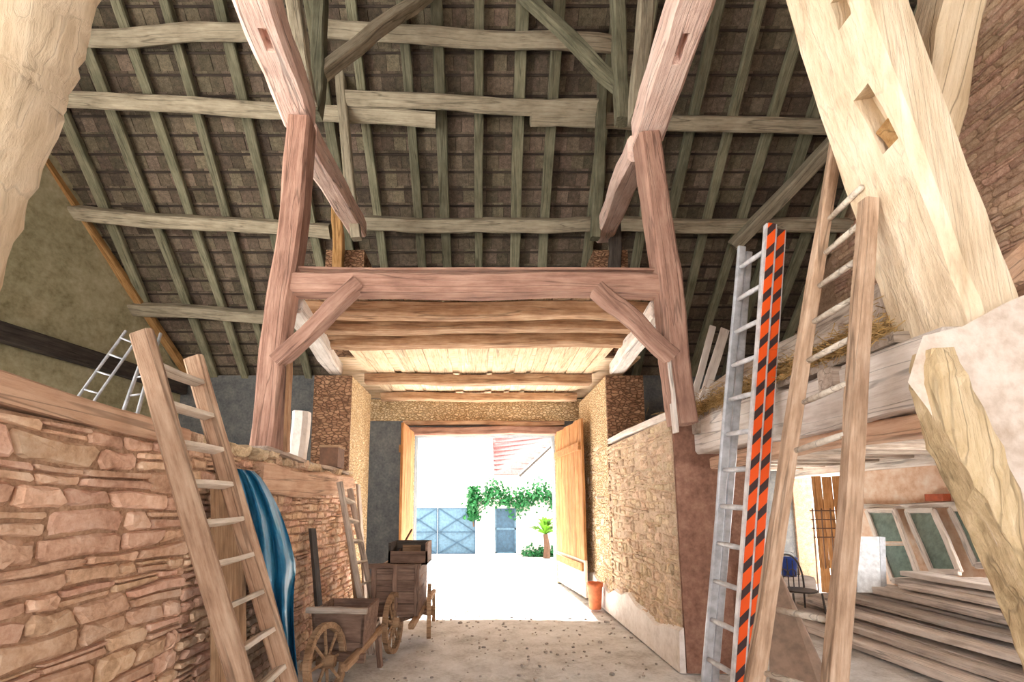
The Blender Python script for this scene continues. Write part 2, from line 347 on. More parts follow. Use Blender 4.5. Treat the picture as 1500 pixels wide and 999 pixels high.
def masonry(parent, name, stuff_name, origin, u, v, U, V, size, mat, seed, limit=300, mask=None, depth=0.07, proud=0.03, gap=0.007, wave=0.3):
    """uneven courses of split stones on the face through origin spanned by u (along) and v (up); size = (length, height)"""
    r = random.Random(seed); u, v = Vector(u).normalized(), Vector(v).normalized(); nrm = u.cross(v); o = Vector(origin); cand = []
    bands = size if isinstance(size, list) else [(0, U, size)]
    R = Matrix((u, v, nrm)).transposed().to_4x4()
    for (a0, a1, (w0, h0)) in bands:
        def edge():
            f = [(r.uniform(1.5, 3), r.uniform(0, 6.3), 0.55), (r.uniform(4, 8), r.uniform(0, 6.3), 0.3), (r.uniform(9, 15), r.uniform(0, 6.3), 0.15)]
            return lambda a: wave * h0 * sum(k * math.sin(a * w_ + p) for w_, p, k in f)
        b = 0.0; low = (0.0, lambda a: 0.0)
        while b < V - 0.02:
            h = h0 * r.uniform(0.6, 1.45); top = b + h; last = top > V - 0.5 * h0
            if last: top = V
            up = (top, (lambda a: 0.0) if last else edge())
            B0 = lambda a: low[0] + low[1](a); B1 = lambda a: up[0] + up[1](a)
            js = [a0]; a = a0 - r.uniform(0, w0 * 0.7)
            while a < a1:
                a += w0 * r.uniform(0.45, 1.7)
                if a0 + 0.04 < a < a1 - 0.04: js.append(a)
            js.append(a1); sl_ = [0.0] + [r.uniform(-0.5, 0.5) * (top - b) for _ in js[1:-1]] + [0.0]
            for i in range(len(js) - 1):
                fr = [0.0, 1.0]
                if r.random() < 0.3 and js[i + 1] - js[i] > 0.8 * w0: fr = [0.0, r.uniform(0.35, 0.65), 1.0]
                for k in range(len(fr) - 1):
                    t0, t1 = fr[k], fr[k + 1]
                    def pt(su, sv):
                        al = js[i] + sl_[i] * (sv - 0.5); ar = js[i + 1] + sl_[i + 1] * (sv - 0.5); x = al + (ar - al) * su
                        return (x, B0(x) + (B1(x) - B0(x)) * sv)
                    w, hh = js[i + 1] - js[i], (top - b) * (t1 - t0); cu = min(0.3, 0.28 * hh / w); cv = 0.24
                    V0 = lambda sv: t0 + (t1 - t0) * sv
                    ol = [pt(cu * r.uniform(0.4, 1.3), V0(0)), pt(0.36, V0(0)), pt(0.68, V0(0)), pt(1 - cu * r.uniform(0.4, 1.3), V0(0)), pt(1, V0(cv * r.uniform(0.4, 1.4))), pt(1, V0(1 - cv * r.uniform(0.4, 1.4))), pt(1 - cu * r.uniform(0.4, 1.3), V0(1)), pt(0.64, V0(1)), pt(0.33, V0(1)), pt(cu * r.uniform(0.4, 1.3), V0(1)), pt(0, V0(1 - cv * r.uniform(0.4, 1.4))), pt(0, V0(cv * r.uniform(0.4, 1.4)))]
                    cx = sum(p[0] for p in ol) / 12; cy = sum(p[1] for p in ol) / 12
                    if mask is not None and not mask(cx, cy): continue
                    jt = 0.05 * min(w, hh); kx, ky = max(0.5, 1 - 2 * gap / w), max(0.5, 1 - 2 * gap / max(hh, 0.02))
                    ol = [((x - cx) * kx + r.uniform(-jt, jt), (y - cy) * ky + r.uniform(-jt, jt)) for x, y in ol]
                    d = depth * r.uniform(0.75, 1.25); vf = stone_vf(ol, d, r)
                    c = o + u * cx + v * cy + nrm * (proud - depth / 2 + r.uniform(-0.012, 0.012)); M = R.copy(); M.translation = c
                    px, py, dd = project(c); ins = dd > 0.2 and -40 < px < 1540 and -40 < py < 1040
                    cand.append((-(w * hh / max(dd, 0.2) ** 2) if ins else 1.0, len(cand), vf, M))
            b = top; low = up
    cand.sort(key=lambda q: q[:2]); rest = []
    for i, (key, _, vf, M) in enumerate(cand):
        if i < limit and key < 0: obj(name, vf, mat, parent, M)
        else: rest.append(move(vf, M))
    if rest: tag(obj(stuff_name, join(rest), mat, parent), kind='stuff')
def cut(o, cutters):
    """carve real recesses into a finished mesh"""
    import bmesh
    def outward(me):
        bm = bmesh.new(); bm.from_mesh(me); bmesh.ops.recalc_face_normals(bm, faces=bm.faces); bm.to_mesh(me); bm.free()
    outward(o.data)
    for vf in cutters:
        c = bpy.data.objects.new('cutter', mk_mesh('cutter', vf)); COL.objects.link(c); c.matrix_world = W[o.name]; outward(c.data)
        m = o.modifiers.new('cut', 'BOOLEAN'); m.operation = 'DIFFERENCE'; m.object = c; m.solver = 'EXACT'
        bpy.context.view_layer.update(); dg = bpy.context.evaluated_depsgraph_get(); me = bpy.data.meshes.new_from_object(o.evaluated_get(dg))
        o.modifiers.clear(); o.data = me; bpy.data.objects.remove(c)

# ================================================================== STRUCTURE
BY = 10.3                                   # inner face of the back wall
XR, XL = 1.97, -1.92                        # passage wall faces
# floor and yard
def ground_vf(x0, x1, y0, y1, step, amp, seed):
    r = random.Random(seed); nx, ny = int((x1 - x0) / step), int((y1 - y0) / step); V = []
    for j in range(ny + 1):
        for i in range(nx + 1):
            x, y = x0 + (x1 - x0) * i / nx, y0 + (y1 - y0) * j / ny
            V.append((x, y, amp * (math.sin(x * 2.1 + y) + math.sin(y * 1.7 - x * 0.6) - 2) * 0.5 + r.uniform(-amp, 0) * 0.5))
    return V, [(j * (nx + 1) + i, j * (nx + 1) + i + 1, (j + 1) * (nx + 1) + i + 1, (j + 1) * (nx + 1) + i) for j in range(ny) for i in range(nx)]
structure('floor', ground_vf(-7.6, 7.0, -2.0, 10.85, 0.12, 0.018, 5), M_FLOOR, smooth=True)
structure('ground', ground_vf(-40, 40, 10.85, 60, 1.2, 0.01, 6), M_YARD)
structure('ground', ground_vf(-40, 40, -45, -4.0, 1.2, 0.01, 7), M_YARD)
structure('ground', ground_vf(7.0, 40, -2.0, 10.85, 1.2, 0.01, 9), M_YARD)
structure('floor_front_bay', box_vf(-7.6, 7.0, -4.0, -1.9, -0.08, -0.02), M_FLOOR)
structure('wall_front', join([box_vf(-8.4, -2.6, -4.4, -4.0, -0.05, 5.8), box_vf(2.6, 7.0, -4.4, -4.0, -0.05, 5.8), box_vf(-2.6, 2.6, -4.4, -4.0, 4.2, 5.8)]), M_MORTAR)  # unseen wall behind the camera, gateway sized for the sky light it admits
structure('wall_left_front_bay', join([box_vf(-8.4, -8.05, -4.0, -3.4, -0.05, 5.6), box_vf(-8.4, -8.05, 4.1, 4.7, -0.05, 5.6), box_vf(-8.4, -8.05, -4.0, 4.7, 5.6, 12.0)]), M_GABLE)  # unseen bay; its wide opening is added to light faces turned left
structure('ground', ground_vf(-40, -7.6, -4.0, 10.85, 1.2, 0.01, 10), M_YARD)
# back wall with the gateway
DX0, DX1, DZ = -1.44, 1.59, 3.12
wb = structure('wall_back', join([box_vf(-7.6, DX0, BY, BY + 0.5, -0.05, 4.45), box_vf(DX1, 4.4, BY, BY + 0.5, -0.05, 4.45), box_vf(4.4, 5.7, BY, BY + 0.5, 2.2, 4.45), box_vf(5.7, 7.0, BY, BY + 0.5, -0.05, 4.45), box_vf(DX0, DX1, BY, BY + 0.5, DZ, 4.45)]), M_BACKW)  # hidden opening at the side room added to let sun in
beam('lintel', (DX0 - 0.25, BY - 0.06, DZ + 0.07), (DX1 + 0.2, BY - 0.06, DZ + 0.07), 0.2, 0.17, M_POST, wb)
beam('lintel', (DX0 - 0.25, BY - 0.03, DZ + 0.24), (DX1 + 0.2, BY - 0.03, DZ + 0.24), 0.2, 0.1, M_JOIST, wb)
obj('rubble_band', box_vf(-2.6, 2.5, BY - 0.05, BY + 0.1, DZ + 0.3, 3.9), M_PIER, wb)
for x0, x1 in ((DX0 - 0.14, DX0 - 0.005), (DX1 + 0.005, DX1 + 0.14)): obj('jamb', box_vf(x0, x1, BY - 0.04, BY + 0.5, 0, DZ), M_PIER, wb)
# gables
gl0, gl1 = Vector((-6.55, BY + 0.3, 0)), Vector((-7.75, 6.2, 0))
glv = prism_vf([gl0, gl1, gl1 + Vector((-0.3, -1.6, 0)), gl1 + Vector((-0.3, -1.6, 10.5)), gl1 + Vector((0, 0, 9.2)), gl0 + Vector((0, 0, 5.0))], (-0.4, 0, 0))
structure('wall_left_gable', glv, M_GABLE)
beam('gable_beam', gl1 + Vector((0.06, -1, 4.2)), gl0 + Vector((0.06, -0.4, 4.15)), 0.16, 0.3, M_DARK)
tag(bpy.data.objects['gable_beam'], 'dark horizontal beam set along the olive plastered gable', 'beam')
XG = 6.65
GY0, GY1 = 8.5, 10.25                          # doorway in the gable
wg = structure('wall_right_gable', join([prism_vf([Vector((XG, BY + 0.3, 2.3)), Vector((XG, 3.2, 2.3)), Vector((XG, 3.2, 12)), Vector((XG, BY + 0.3, 4.9))], (0.4, 0, 0)),
    box_vf(XG, XG + 0.4, 5.9, GY0, -0.05, 2.3), box_vf(XG, XG + 0.4, GY1, BY + 0.3, -0.05, 2.3), prism_vf([Vector((XG, 3.2, 2.3)), Vector((XG, -4.0, 2.3)), Vector((XG, -4.0, 5.8)), Vector((XG, 2.4, 12.4)), Vector((XG, 3.2, 11.9))], (0.4, 0, 0)), box_vf(XG, XG + 0.4, -4.0, 1.6, -0.05, 2.3)]), M_MORTAR)  # low gap out of view added so sky light reaches the side room
masonry(wg, 'stone', 'far_stones', (XG, 8.5, 2.9), (0, -1, 0), (0, 0, 1), 4.6, 6.2, (0.3, 0.085), M_STONE3, 31, 300, lambda a, b: 2.9 + b < roof_z(8.5 - a) - 0.1)
beam('lintel', (XG - 0.05, 3.4, 2.27), (XG - 0.05, BY, 2.27), 0.16, 0.2, M_WHITE, wg)
obj('plaster_coat', box_vf(XG - 0.03, XG, 5.9, GY0, 0.0, 2.18), M_ROSEWALL, wg)
# left passage wall
wlft = structure('wall_left', join([box_vf(XL - 0.6, XL, 0.6, 7.35, -0.05, 1.98), box_vf(XL - 0.6, XL - 0.02, 2.9, 4.1, 1.9, 2.06)]), M_MORTAR)
masonry(wlft, 'stone', 'small_stones', (XL, 0.6, 0.0), (0, 1, 0), (0, 0, 1), 6.75, 1.97, [(0, 2.55, (0.3, 0.1)), (2.55, 6.75, (0.17, 0.07))], M_STONE, 11, 300, depth=0.08, proud=0.03)
masonry(wlft, 'cap_stone', 'cap_rubble', (XL + 0.0, 2.95, 1.96), (0, 1, 0), (0, 0, 1), 4.2, 0.14, (0.2, 0.1), M_STONE2, 12, 60, depth=0.3, proud=0.02)
# right passage wall
wrgt = structure('wall_right', join([box_vf(XR, XR + 0.5, 4.9, 9.45, -0.05, 2.5), box_vf(XR + 0.5, 4.3, 7.5, 7.8, -0.05, 2.6)]), M_MORTARL)
masonry(wrgt, 'stone', 'small_stones', (XR, 7.4, 0.3), (0, -1, 0), (0, 0, 1), 2.5, 2.2, (0.125, 0.08), M_STONE2, 21, 300, depth=0.06, proud=0.016, wave=0.6)
masonry(wrgt, 'far_stone', 'far_small_stones', (XR, 9.4, 0.3), (0, -1, 0), (0, 0, 1), 2.0, 2.3, (0.16, 0.09), M_STONE2, 22, 120, depth=0.06, proud=0.012, wave=0.6)
obj('earth_plaster', box_vf(XR + 0.5, 4.31, 7.46, 7.5, 0.0, 2.6), M_EARTH, wrgt)
obj('wall_end_plaster', box_vf(XR + 0.01, XR + 0.5, 4.86, 4.9, 0.0, 2.5), M_EARTH, wrgt)
pl = []
for i in range(14):
    y0, y1 = 4.86 + i * 0.33, 4.86 + (i + 1) * 0.33; h = lambda y: 0.36 + 0.06 * math.sin(y * 3.1) + 0.03 * math.sin(y * 9)
    V = [(XR, y0, 0), (XR - 0.06, y0, 0), (XR - 0.045, y0, h(y0)), (XR, y0, h(y0) + 0.03), (XR, y1, 0), (XR - 0.06, y1, 0), (XR - 0.045, y1, h(y1)), (XR, y1, h(y1) + 0.03)]
    pl.append((V, [(1, 2, 6, 5), (2, 3, 7, 6), (0, 1, 2, 3), (4, 7, 6, 5)]))
obj('lime_plinth', join(pl), M_LIME, wrgt)
beam('coping', (XR + 0.2, 4.8, 2.54), (XR + 0.2, 7.3, 2.58), 0.46, 0.08, M_WHITE, wrgt, wob=0.008)
# piers between passage and lofts
for nm, x0, x1, xt0, xt1, y1 in (('pier_left', -2.62, -2.04, -2.55, -1.92, 8.65), ('pier_right', 1.96, 2.54, 1.84, 2.4, 9.4)):
    lowbox = box_vf(x0, x1, 7.36, y1, -0.05, 3.62); o = structure(nm, lowbox, M_PIER)
    obj('front_face', box_vf(x0, x1, 7.3, 7.36, -0.05, 3.62), M_BRICKW, o)  # pier masonry in a darker colour, shade of the unlit side put in
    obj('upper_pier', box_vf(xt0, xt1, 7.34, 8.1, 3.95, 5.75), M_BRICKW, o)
# passage ceiling: planks over joists
ceil = structure('ceiling', join([box_vf(-2.0, 1.9, 4.55, 7.4, 3.93, 3.97), box_vf(-2.6, 2.55, 7.4, BY, 3.93, 3.97)]), M_CEIL)
r = random.Random(3); x = -2.0; k = 0
while x < 1.85:
    w = r.uniform(0.15, 0.24); beam('plank', (x + w / 2, 4.6, 3.915), (x + w / 2 + r.uniform(-0.12, 0.12), BY - 0.05, 3.915), w - 0.012, 0.025, M_CEIL, ceil, wob=0.003, seg=2); x += w
for i, (py, hh) in enumerate(((466, 0.17), (486, 0.16), (508, 0.17), (563, 0.17), (587, 0.15), (602, 0.13))):
    y = PZ(705, py, 3.72).y; n = 0.03 * (i % 3 - 1)
    beam('joist', (-2.05, y + n, 3.72 + hh / 2), (1.95, y - n, 3.72 + hh / 2), 0.2, hh, M_JOIST, ceil, wob=0.014, seg=12)
# right loft floor
lf = structure('floor_loft', box_vf(2.2, XG, 2.45, BY, 2.46, 2.52), M_GREY)
for i in range(12):
    y = 2.9 + i * 0.62; beam('joist', (2.15, y, 2.38), (XG, y, 2.38), 0.13, 0.15, M_GREY, lf, wob=0.008)

# ------------------------------------------------------------------ roof
RX = [-6.8, -5.98, -5.3, -4.62, -3.83, -3.1, -2.5, -1.9, -1.17, -0.65, -0.03, 0.63, 1.16, 2.0, 2.5, 2.97, 3.46, 4.1, 4.75, 5.4, 6.05, 6.5]
sl = Vector((0, 1, -ROOF_TAN)).normalized(); rn = Vector((0, ROOF_TAN, 1)).normalized()      # down the slope; outward normal
def ext0(a, b, t): return Vector(a) + (Vector(b) - Vector(a)) * t
def on_roof(x, y, up=0.0): return Vector((x, y, roof_z(y))) + rn * up
RY0 = 2.4
deck = [on_roof(-8.4, 10.9, 0.2), on_roof(7.2, 10.9, 0.2), on_roof(7.2, RY0, 0.2), on_roof(-8.4, RY0, 0.2)]
roof = structure('roof', prism_vf(deck, rn * 0.03), M_DECK)
fr = [Vector((-8.6, RY0, roof_z(RY0) + 0.25)), Vector((7.2, RY0, roof_z(RY0) + 0.25)), Vector((7.2, -4.7, 5.6)), Vector((-8.6, -4.7, 5.6))]
structure('roof_front_slope', prism_vf(list(reversed(fr)), (0, 0, 0.06)), M_DECK)
r = random.Random(8)
for x in RX:
    dx = r.uniform(-0.06, 0.06)
    beam('rafter', on_roof(x - dx, 10.75, 0.055), on_roof(x + dx, RY0, 0.055), r.uniform(0.14, 0.185), 0.11, M_RAFT, roof, up=rn, wob=0.014, seg=16)
a, b = PR(28, 180, 0.02), PR(272, 545, 0.02)
beam('gable_rafter', ext0(a, b, -0.4), b, 0.16, 0.14, M_OCHRE, roof, up=rn, seg=8)
GAUGE, TW = 0.27, 0.21
rows = int((10.9 - 5.4) / (GAUGE * sl.y)) + 1
tile_v = []
for (yy, zz) in ((0, 0.0), (0.3, -0.0)):
    pass
def tile_mesh(seed):
    q = random.Random(seed); V = []; t = 0.014
    for z in (0, t):
        for (a, b) in ((-0.5, 0), (0, 0), (0.5, 0), (0.5, 1), (0, 1), (-0.5, 1)):
            V.append((a * TW * 0.97 + q.uniform(-0.003, 0.003), b * 0.36, z + (0.006 if a == 0 else 0) + q.uniform(-0.003, 0.003)))
    return V, [(0, 5, 4, 1), (1, 4, 3, 2), (6, 7, 10, 11), (7, 8, 9, 10), (0, 1, 7, 6), (1, 2, 8, 7), (2, 3, 9, 8), (3, 4, 10, 9), (4, 5, 11, 10), (5, 0, 6, 11)]
TM = [tile_mesh(i) for i in range(4)]
cand = []
tilt = Matrix.Rotation(-0.05, 4, 'X')
for i in range(rows):
    y = 10.9 - i * GAUGE * sl.y
    c0 = on_roof(0, y, 0.12)
    beam('batten', on_roof(-8.2, y, 0.122), on_roof(7.0, y, 0.122), 0.035, 0.024, M_BATT, roof, up=rn, wob=0.002, seg=3)
    xx = -8.1 + (i % 2) * TW / 2
    while xx < 6.9:
        p = on_roof(xx, y, 0.136 + r.uniform(0, 0.008))
        M = Matrix((Vector((1, 0, 0)), -sl, rn)).transposed().to_4x4(); M.translation = p
        # tile hangs from its batten down the slope and lies over the row below
        M = M @ Matrix.Rotation(r.uniform(-0.02, 0.02), 4, 'Z') @ Matrix.Translation((0, -0.31, 0.016)) @ Matrix.Rotation(-0.04, 4, 'X')
        px, py, d = project(p); vis = 20 < px < 1300 and 0 < py < 560 and not (px < 60 and py < 260)
        cand.append(((d if vis else 99), len(cand), r.randrange(4), M)); xx += TW
cand.sort(key=lambda q: q[:2])
tme = [mk_mesh('roof_tile', t, M_TILE) for t in TM]
for q in cand[:300]: obj('roof_tile', tme[q[2]], None, roof, q[3])
tag(obj('more_roof_tiles', join([move(TM[q[2]], q[3]) for q in cand[300:]]), M_TILE, roof), kind='stuff')

# ================================================================== FRAME TIMBERS
def timber(name, label, cat, p0, p1, w, h, mat, group=None, **k):
    return tag(beam(name, p0, p1, w, h, mat, **k), label, cat, group)
def purl(label, a, b, w=0.22, h=0.24, off=0.12, m=M_PURL, **k):
    return timber('purlin', label, 'beam', PR(*a, off), PR(*b, off), w, h, m, up=rn, seg=14, wob=0.018, **k)
purl('uppermost squared purlin over the olive gable bay', (60, 56), (372, 48))
purl('uppermost purlin between the two tie beams, crossed by both braces', (478, 42), (900, 68))
purl('long purlin second from top running from olive gable to a cut end', (40, 138), (638, 178))
purl('thick round purlin lying above the two cut purlin ends', (508, 146), (882, 158), 0.22, 0.22, 0.16)
purl('purlin with a square cut end running to the stone gable', (777, 176), (1330, 186))
purl('third purlin down, set into the olive gable wall', (60, 308), (484, 340))
purl('third purlin down, between the two short stone pillars', (525, 328), (868, 330))
purl('third purlin down, running behind the orange striped ladder', (902, 328), (1330, 332))
purl('lowest purlin above the eave, set into the olive gable', (132, 446), (420, 468))
# posts and tie beams of the two trusses
MT = M_POST
timber('truss_post', 'leaning post standing on the broken wall beside the tarp', 'post', P(391, 662, 4.5), P(443, 182, 4.5), 0.24, 0.24, MT, up=(0, 1, 0), seg=14, wob=0.012)
timber('truss_post', 'leaning post standing on the loft edge by the metal ladder', 'post', P(1002, 622, 4.5), P(947, 204, 4.5), 0.23, 0.24, MT, up=(0, 1, 0), seg=14, wob=0.012)
def mortised(name, label, p0, p1, w, h, mat, t0, t1, up=(0, 0, 1), seg=12):
    o = timber(name, label, 'beam', p0, p1, w, h, mat, up=up, seg=seg, wob=0.014)
    L = (Vector(p1) - Vector(p0)).length
    cut(o, [box_vf(L * t0, L * t1, -0.035, 0.035, -h / 2 - 0.1, -h / 2 + 0.12)])
    return o
def ext(a, b, t): return Vector(a) + (Vector(b) - Vector(a)) * t
a, b = P(441, 168, 4.62), P(378, 0, 3.35)
mortised('tie_beam', 'heavy hewn tie beam overhead beside the olive gable bay, resting on its post', a, ext(a, b, 2.0), 0.33, 0.3, M_PINK, 0.37, 0.46)
a, b = P(946, 192, 4.62), P(1013, 0, 3.35)
mortised('tie_beam', 'heavy hewn tie beam overhead on the post by the ladders', a, ext(a, b, 2.0), 0.33, 0.3, M_PINK, 0.34, 0.44)
timber('tie_beam', 'rear tie beam sloping from the post by the tarp to its pillar', 'beam', P(446, 196, 4.62), P(524, 336, 7.35), 0.28, 0.26, M_PINK, seg=10)
timber('tie_beam', 'rear tie beam sloping from the post by the ladders to its pillar', 'beam', P(938, 216, 4.62), P(884, 342, 7.35), 0.28, 0.26, M_PINK, seg=10)
timber('strut', 'slender strut rising off the tie beam beside the olive gable bay', 'post', P(450, 150, 4.75), P(428, -30, 4.75), 0.16, 0.18, M_PURL, up=(0, 1, 0))
timber('strut', 'greenish strut carrying the purlin brace above the tarp side post', 'post', P(462, 172, 5.3), P(472, -20, 5.3), 0.16, 0.18, M_RAFT, up=(0, 1, 0))
timber('strut', 'slender strut rising off the tie beam by the ladder side', 'post', P(932, 178, 4.75), P(948, -30, 4.75), 0.16, 0.18, M_PURL, up=(0, 1, 0))
timber('strut', 'dark green strut carrying the purlin brace on the ladder side', 'post', P(912, 178, 5.3), P(903, -20, 5.3), 0.16, 0.18, M_RAFT, up=(0, 1, 0))
timber('purlin_brace', 'oblique brace from the greenish strut up across the top purlin', 'beam', P(466, 112, 5.3), P(628, -12, 5.9), 0.15, 0.17, M_PURL, up=(0, 1, 0))
timber('purlin_brace', 'oblique brace from the dark green strut up across the top purlin', 'beam', P(914, 132, 5.3), P(760, -12, 5.9), 0.14, 0.16, M_RAFT, up=(0, 1, 0))
timber('pillar_post', 'short post before the stone pillar on the cart side', 'post', P(496, 402, 7.2), P(493, 286, 7.2), 0.16, 0.14, M_OCHRE, up=(0, 1, 0))
timber('pillar_post', 'short post before the stone pillar on the ladder side', 'post', P(901, 402, 7.2), P(899, 300, 7.2), 0.18, 0.14, M_DARK, up=(0, 1, 0))
timber('strut', 'slim upright strut behind the stone pillar on the cart side', 'post', P(521, 350, 6.9), P(497, 96, 6.7), 0.15, 0.14, M_PURL, up=(0, 1, 0))
timber('strut', 'slim upright strut behind the stone pillar on the ladder side', 'post', P(872, 350, 6.9), P(884, 104, 6.7), 0.15, 0.14, M_RAFT, up=(0, 1, 0))
timber('cross_beam', 'long reddish cross beam spanning between the two leaning posts', 'beam', P(424, 419, 4.5), P(970, 420, 4.5), 0.22, 0.2, M_POST, seg=16)
timber('floor_board', 'thin board edge lying along the top of the cross beam', 'board', P(440, 402, 4.62), P(955, 405, 4.62), 0.3, 0.025, M_POST, seg=10, wob=0.005)
timber('knee_brace', 'knee brace from cross beam to the post above the tarp', 'beam', P(404, 530, 4.42), P(528, 416, 4.42), 0.15, 0.15, M_POST, up=(0, 1, 0))
timber('knee_brace', 'knee brace from cross beam to the post by the ladders', 'beam', P(985, 525, 4.42), P(874, 422, 4.42), 0.15, 0.15, M_POST, up=(0, 1, 0))
timber('post_side_strip', 'pale strip standing in for the lit side of the post above the tarp', 'board', P(420, 662, 4.5), P(424, 522, 4.5), 0.09, 0.03, M_JOIST, up=(1, 0, 0), wob=0.003)  # added strip: light on the post's inner side put into a pale colour
timber('post_side_strip', 'pale upright board fixed on the post by the ladders', 'board', P(990, 634, 4.42), P(978, 522, 4.42), 0.09, 0.03, M_WHITE, up=(1, 0, 0), wob=0.003)
timber('wall_plate', 'pale hewn plate carrying the ceiling joists on the cart side', 'beam', P(428, 446, 4.65), P(492, 540, 7.35), 0.22, 0.2, M_WHITE)
timber('wall_plate', 'pale hewn plate carrying the ceiling joists on the ladder side', 'beam', P(968, 452, 4.65), P(903, 540, 7.35), 0.22, 0.2, M_WHITE)
timber('coping_beam', 'worn timber capping the stone wall before the wooden ladder', 'beam', (XL - 0.1, 0.9, 2.07), (XL - 0.1, 3.05, 2.03), 0.3, 0.12, M_PLATE, seg=14, wob=0.007)
timber('lintel_beam', 'worn timber set in the wall under the leaning post', 'beam', (XL + 0.02, 4.0, 1.82), (XL + 0.02, 6.9, 1.86), 0.16, 0.26, M_PLATE, seg=12, wob=0.016)
timber('coping_beam', 'thin grey board on the broken wall top below the post', 'board', (XL - 0.06, 4.2, 2.1), (XL - 0.06, 6.9, 2.04), 0.16, 0.04, M_GREY, seg=8, wob=0.012)
# loft edge beam (ladders lean on it)
timber('loft_beam', 'whitewashed beam along the loft edge behind the ladders', 'beam', (2.31, 5.15, 2.29), (2.31, 2.2, 2.27), 0.26, 0.36, M_WHITE, seg=16, wob=0.016)
timber('loft_beam', 'pale timber under the whitewashed loft edge beam', 'beam', (2.42, 4.85, 2.03), (2.42, 2.2, 2.05), 0.2, 0.12, M_PLATE, seg=10, wob=0.012)
a = PR(1075, 362, 0.4); b = PR(1238, 190, 0.35)
timber('valley_beam', 'oblique dark beam rising toward the cream post behind the ladders', 'beam', a, ext(a, b, 1.5), 0.22, 0.22, M_PURL, up=rn, seg=10)

# near truss on the right: big cream post, plastered mass and curved brace
bigp = root('cream_post', (2.6, 2.45, 2.45))
post_path = [P(1405, 500, 2.35), P(1352, 350, 2.35), P(1270, 120, 2.35), P(1215, -60, 2.35), P(1160, -260, 2.35)]
obj('shaft', sweep_vf(post_path, [(0.27, 0.46)] * 2 + [(0.29, 0.46)] * 3, (1, 0, 0), 4, 0.005, 4), M_CREAM, bigp)
shaft = bpy.data.objects['shaft']
def on_left_face(px, py):
    """where the pixel's ray meets the inner (passage side) face of the post"""
    d = (post_path[2] - post_path[1]).normalized(); a_ = (Vector((1, 0, 0)) - d * d.x).normalized(); pl_ = post_path[1] - a_ * 0.14; o_ = Vector((0, 0, EYE)); ray = P(px, py, 2.0) - o_
    return o_ + ray * ((pl_ - o_).dot(a_) / ray.dot(a_))
Wi = W[shaft.name]
for (pa, pb, w) in (((1262, 134), (1304, 214), 0.1), ((1222, -8), (1236, 32), 0.09)):
    a_, b_ = on_left_face(*pa), on_left_face(*pb); cut(shaft, [move(beam_w(a_, b_, w, 0.24, up=(1, 0, 0), wob=0.004, seg=2), Wi.inverted())])
a_, b_ = on_left_face(1286, 182), on_left_face(1306, 208); off_ = Vector((0.05, 0, 0.0)); obj('peg_block', beam_w(a_ + off_, b_ + off_, 0.085, 0.06, up=(1, 0, 0), wob=0.004, seg=2), M_OCHRE, bigp)
beam('side_strut', P(1345, 215, 2.3), P(1420, -130, 2.3), 0.22, 0.26, M_CREAMX, bigp, up=(0, 1, 0), seg=8, wob=0.014)
tag(bigp, 'massive cream weathered post with mortise slots beside the stone gable', 'post')
poly = [P(*q, 2.0) for q in ((1330, 560), (1342, 520), (1352, 492), (1410, 478), (1470, 445), (1540, 415), (1680, 420), (1680, 1120), (1600, 1050), (1500, 882), (1452, 780), (1400, 672), (1360, 600))]
structure('wall_near_plaster', prism_vf(list(reversed(poly)), (0.5, 0.45, 0.05)), M_PLAST)
cp = [P(*q, 2.02) for q in ((1366, 515), (1374, 560), (1398, 625), (1434, 705), (1472, 788), (1525, 905), (1562, 1000))]
tag(obj('curved_brace', sweep_vf(cp, [(0.1, 0.12), (0.17, 0.14), (0.19, 0.16), (0.16, 0.18), (0.13, 0.18), (0.12, 0.2), (0.14, 0.2)], (1, 0, 0), 9, 0.008, 4), M_BRACE), 'curved timber brace with wormholes under the white plaster', 'beam')
timber('loft_log', 'rough log lying on the loft beside the cream post', 'beam', P(1448, 432, 2.9), P(1560, 340, 2.6), 0.2, 0.2, M_PLATE, wob=0.015)
# near truss on the left
lp = [P(-95, 420, 1.9), P(-45, 270, 1.9), P(2, 130, 1.9), P(22, 95, 1.9), P(48, 0, 1.9), P(95, -150, 1.9)]
tag(obj('hewn_post', sweep_vf(lp, [(0.3, 0.3), (0.3, 0.3), (0.4, 0.3), (0.33, 0.3), (0.38, 0.3), (0.4, 0.3)], (1, 0, 0), 14, 0.018, 5), M_CREAM, None, I4, True), 'pale hewn timber with a wavy edge before the olive gable', 'post')

# ================================================================== DOORS
def leaf_door(name, hinge, tip, z0, z1, n, thick, bleach):
    hinge, tip = Vector(hinge), Vector(tip); u = (tip - hinge).normalized(); L = (tip - hinge).length; nrm = Vector((0, 0, 1)).cross(u)
    o = structure(name, beam_w(hinge + u * 0.05 + Vector((0, 0, z0 + 0.5)) - nrm * thick, hinge + u * (L - 0.05) + Vector((0, 0, z0 + 0.5)) - nrm * thick, 0.04, 0.14), M_DOOR)
    obj('ledge', beam_w(hinge + u * 0.05 + Vector((0, 0, z1 - 0.5)) - nrm * thick, hinge + u * (L - 0.05) + Vector((0, 0, z1 - 0.5)) - nrm * thick, 0.04, 0.14), M_DOOR, o)
    for i in range(n):
        c = hinge + u * (L * (i + 0.5) / n); w = L / n - 0.008; zc = z0 + (0.62 if bleach else 0)
        beam('plank', c + Vector((0, 0, zc)), c + Vector((0, 0, z1 - 0.01 * (i % 3))), thick, w, M_DOOR, o, up=u, wob=0.002, seg=4)
        if bleach: beam('bottom_plank', c + Vector((0, 0, z0)), c + Vector((0, 0, zc - 0.006)), thick, w, M_BLEACH, o, up=u, wob=0.002, seg=2)
    return o
leaf_door('door_1', (1.62, BY - 0.06, 0), (1.8, 8.42, 0), 0.04, 3.15, 8, 0.05, True)
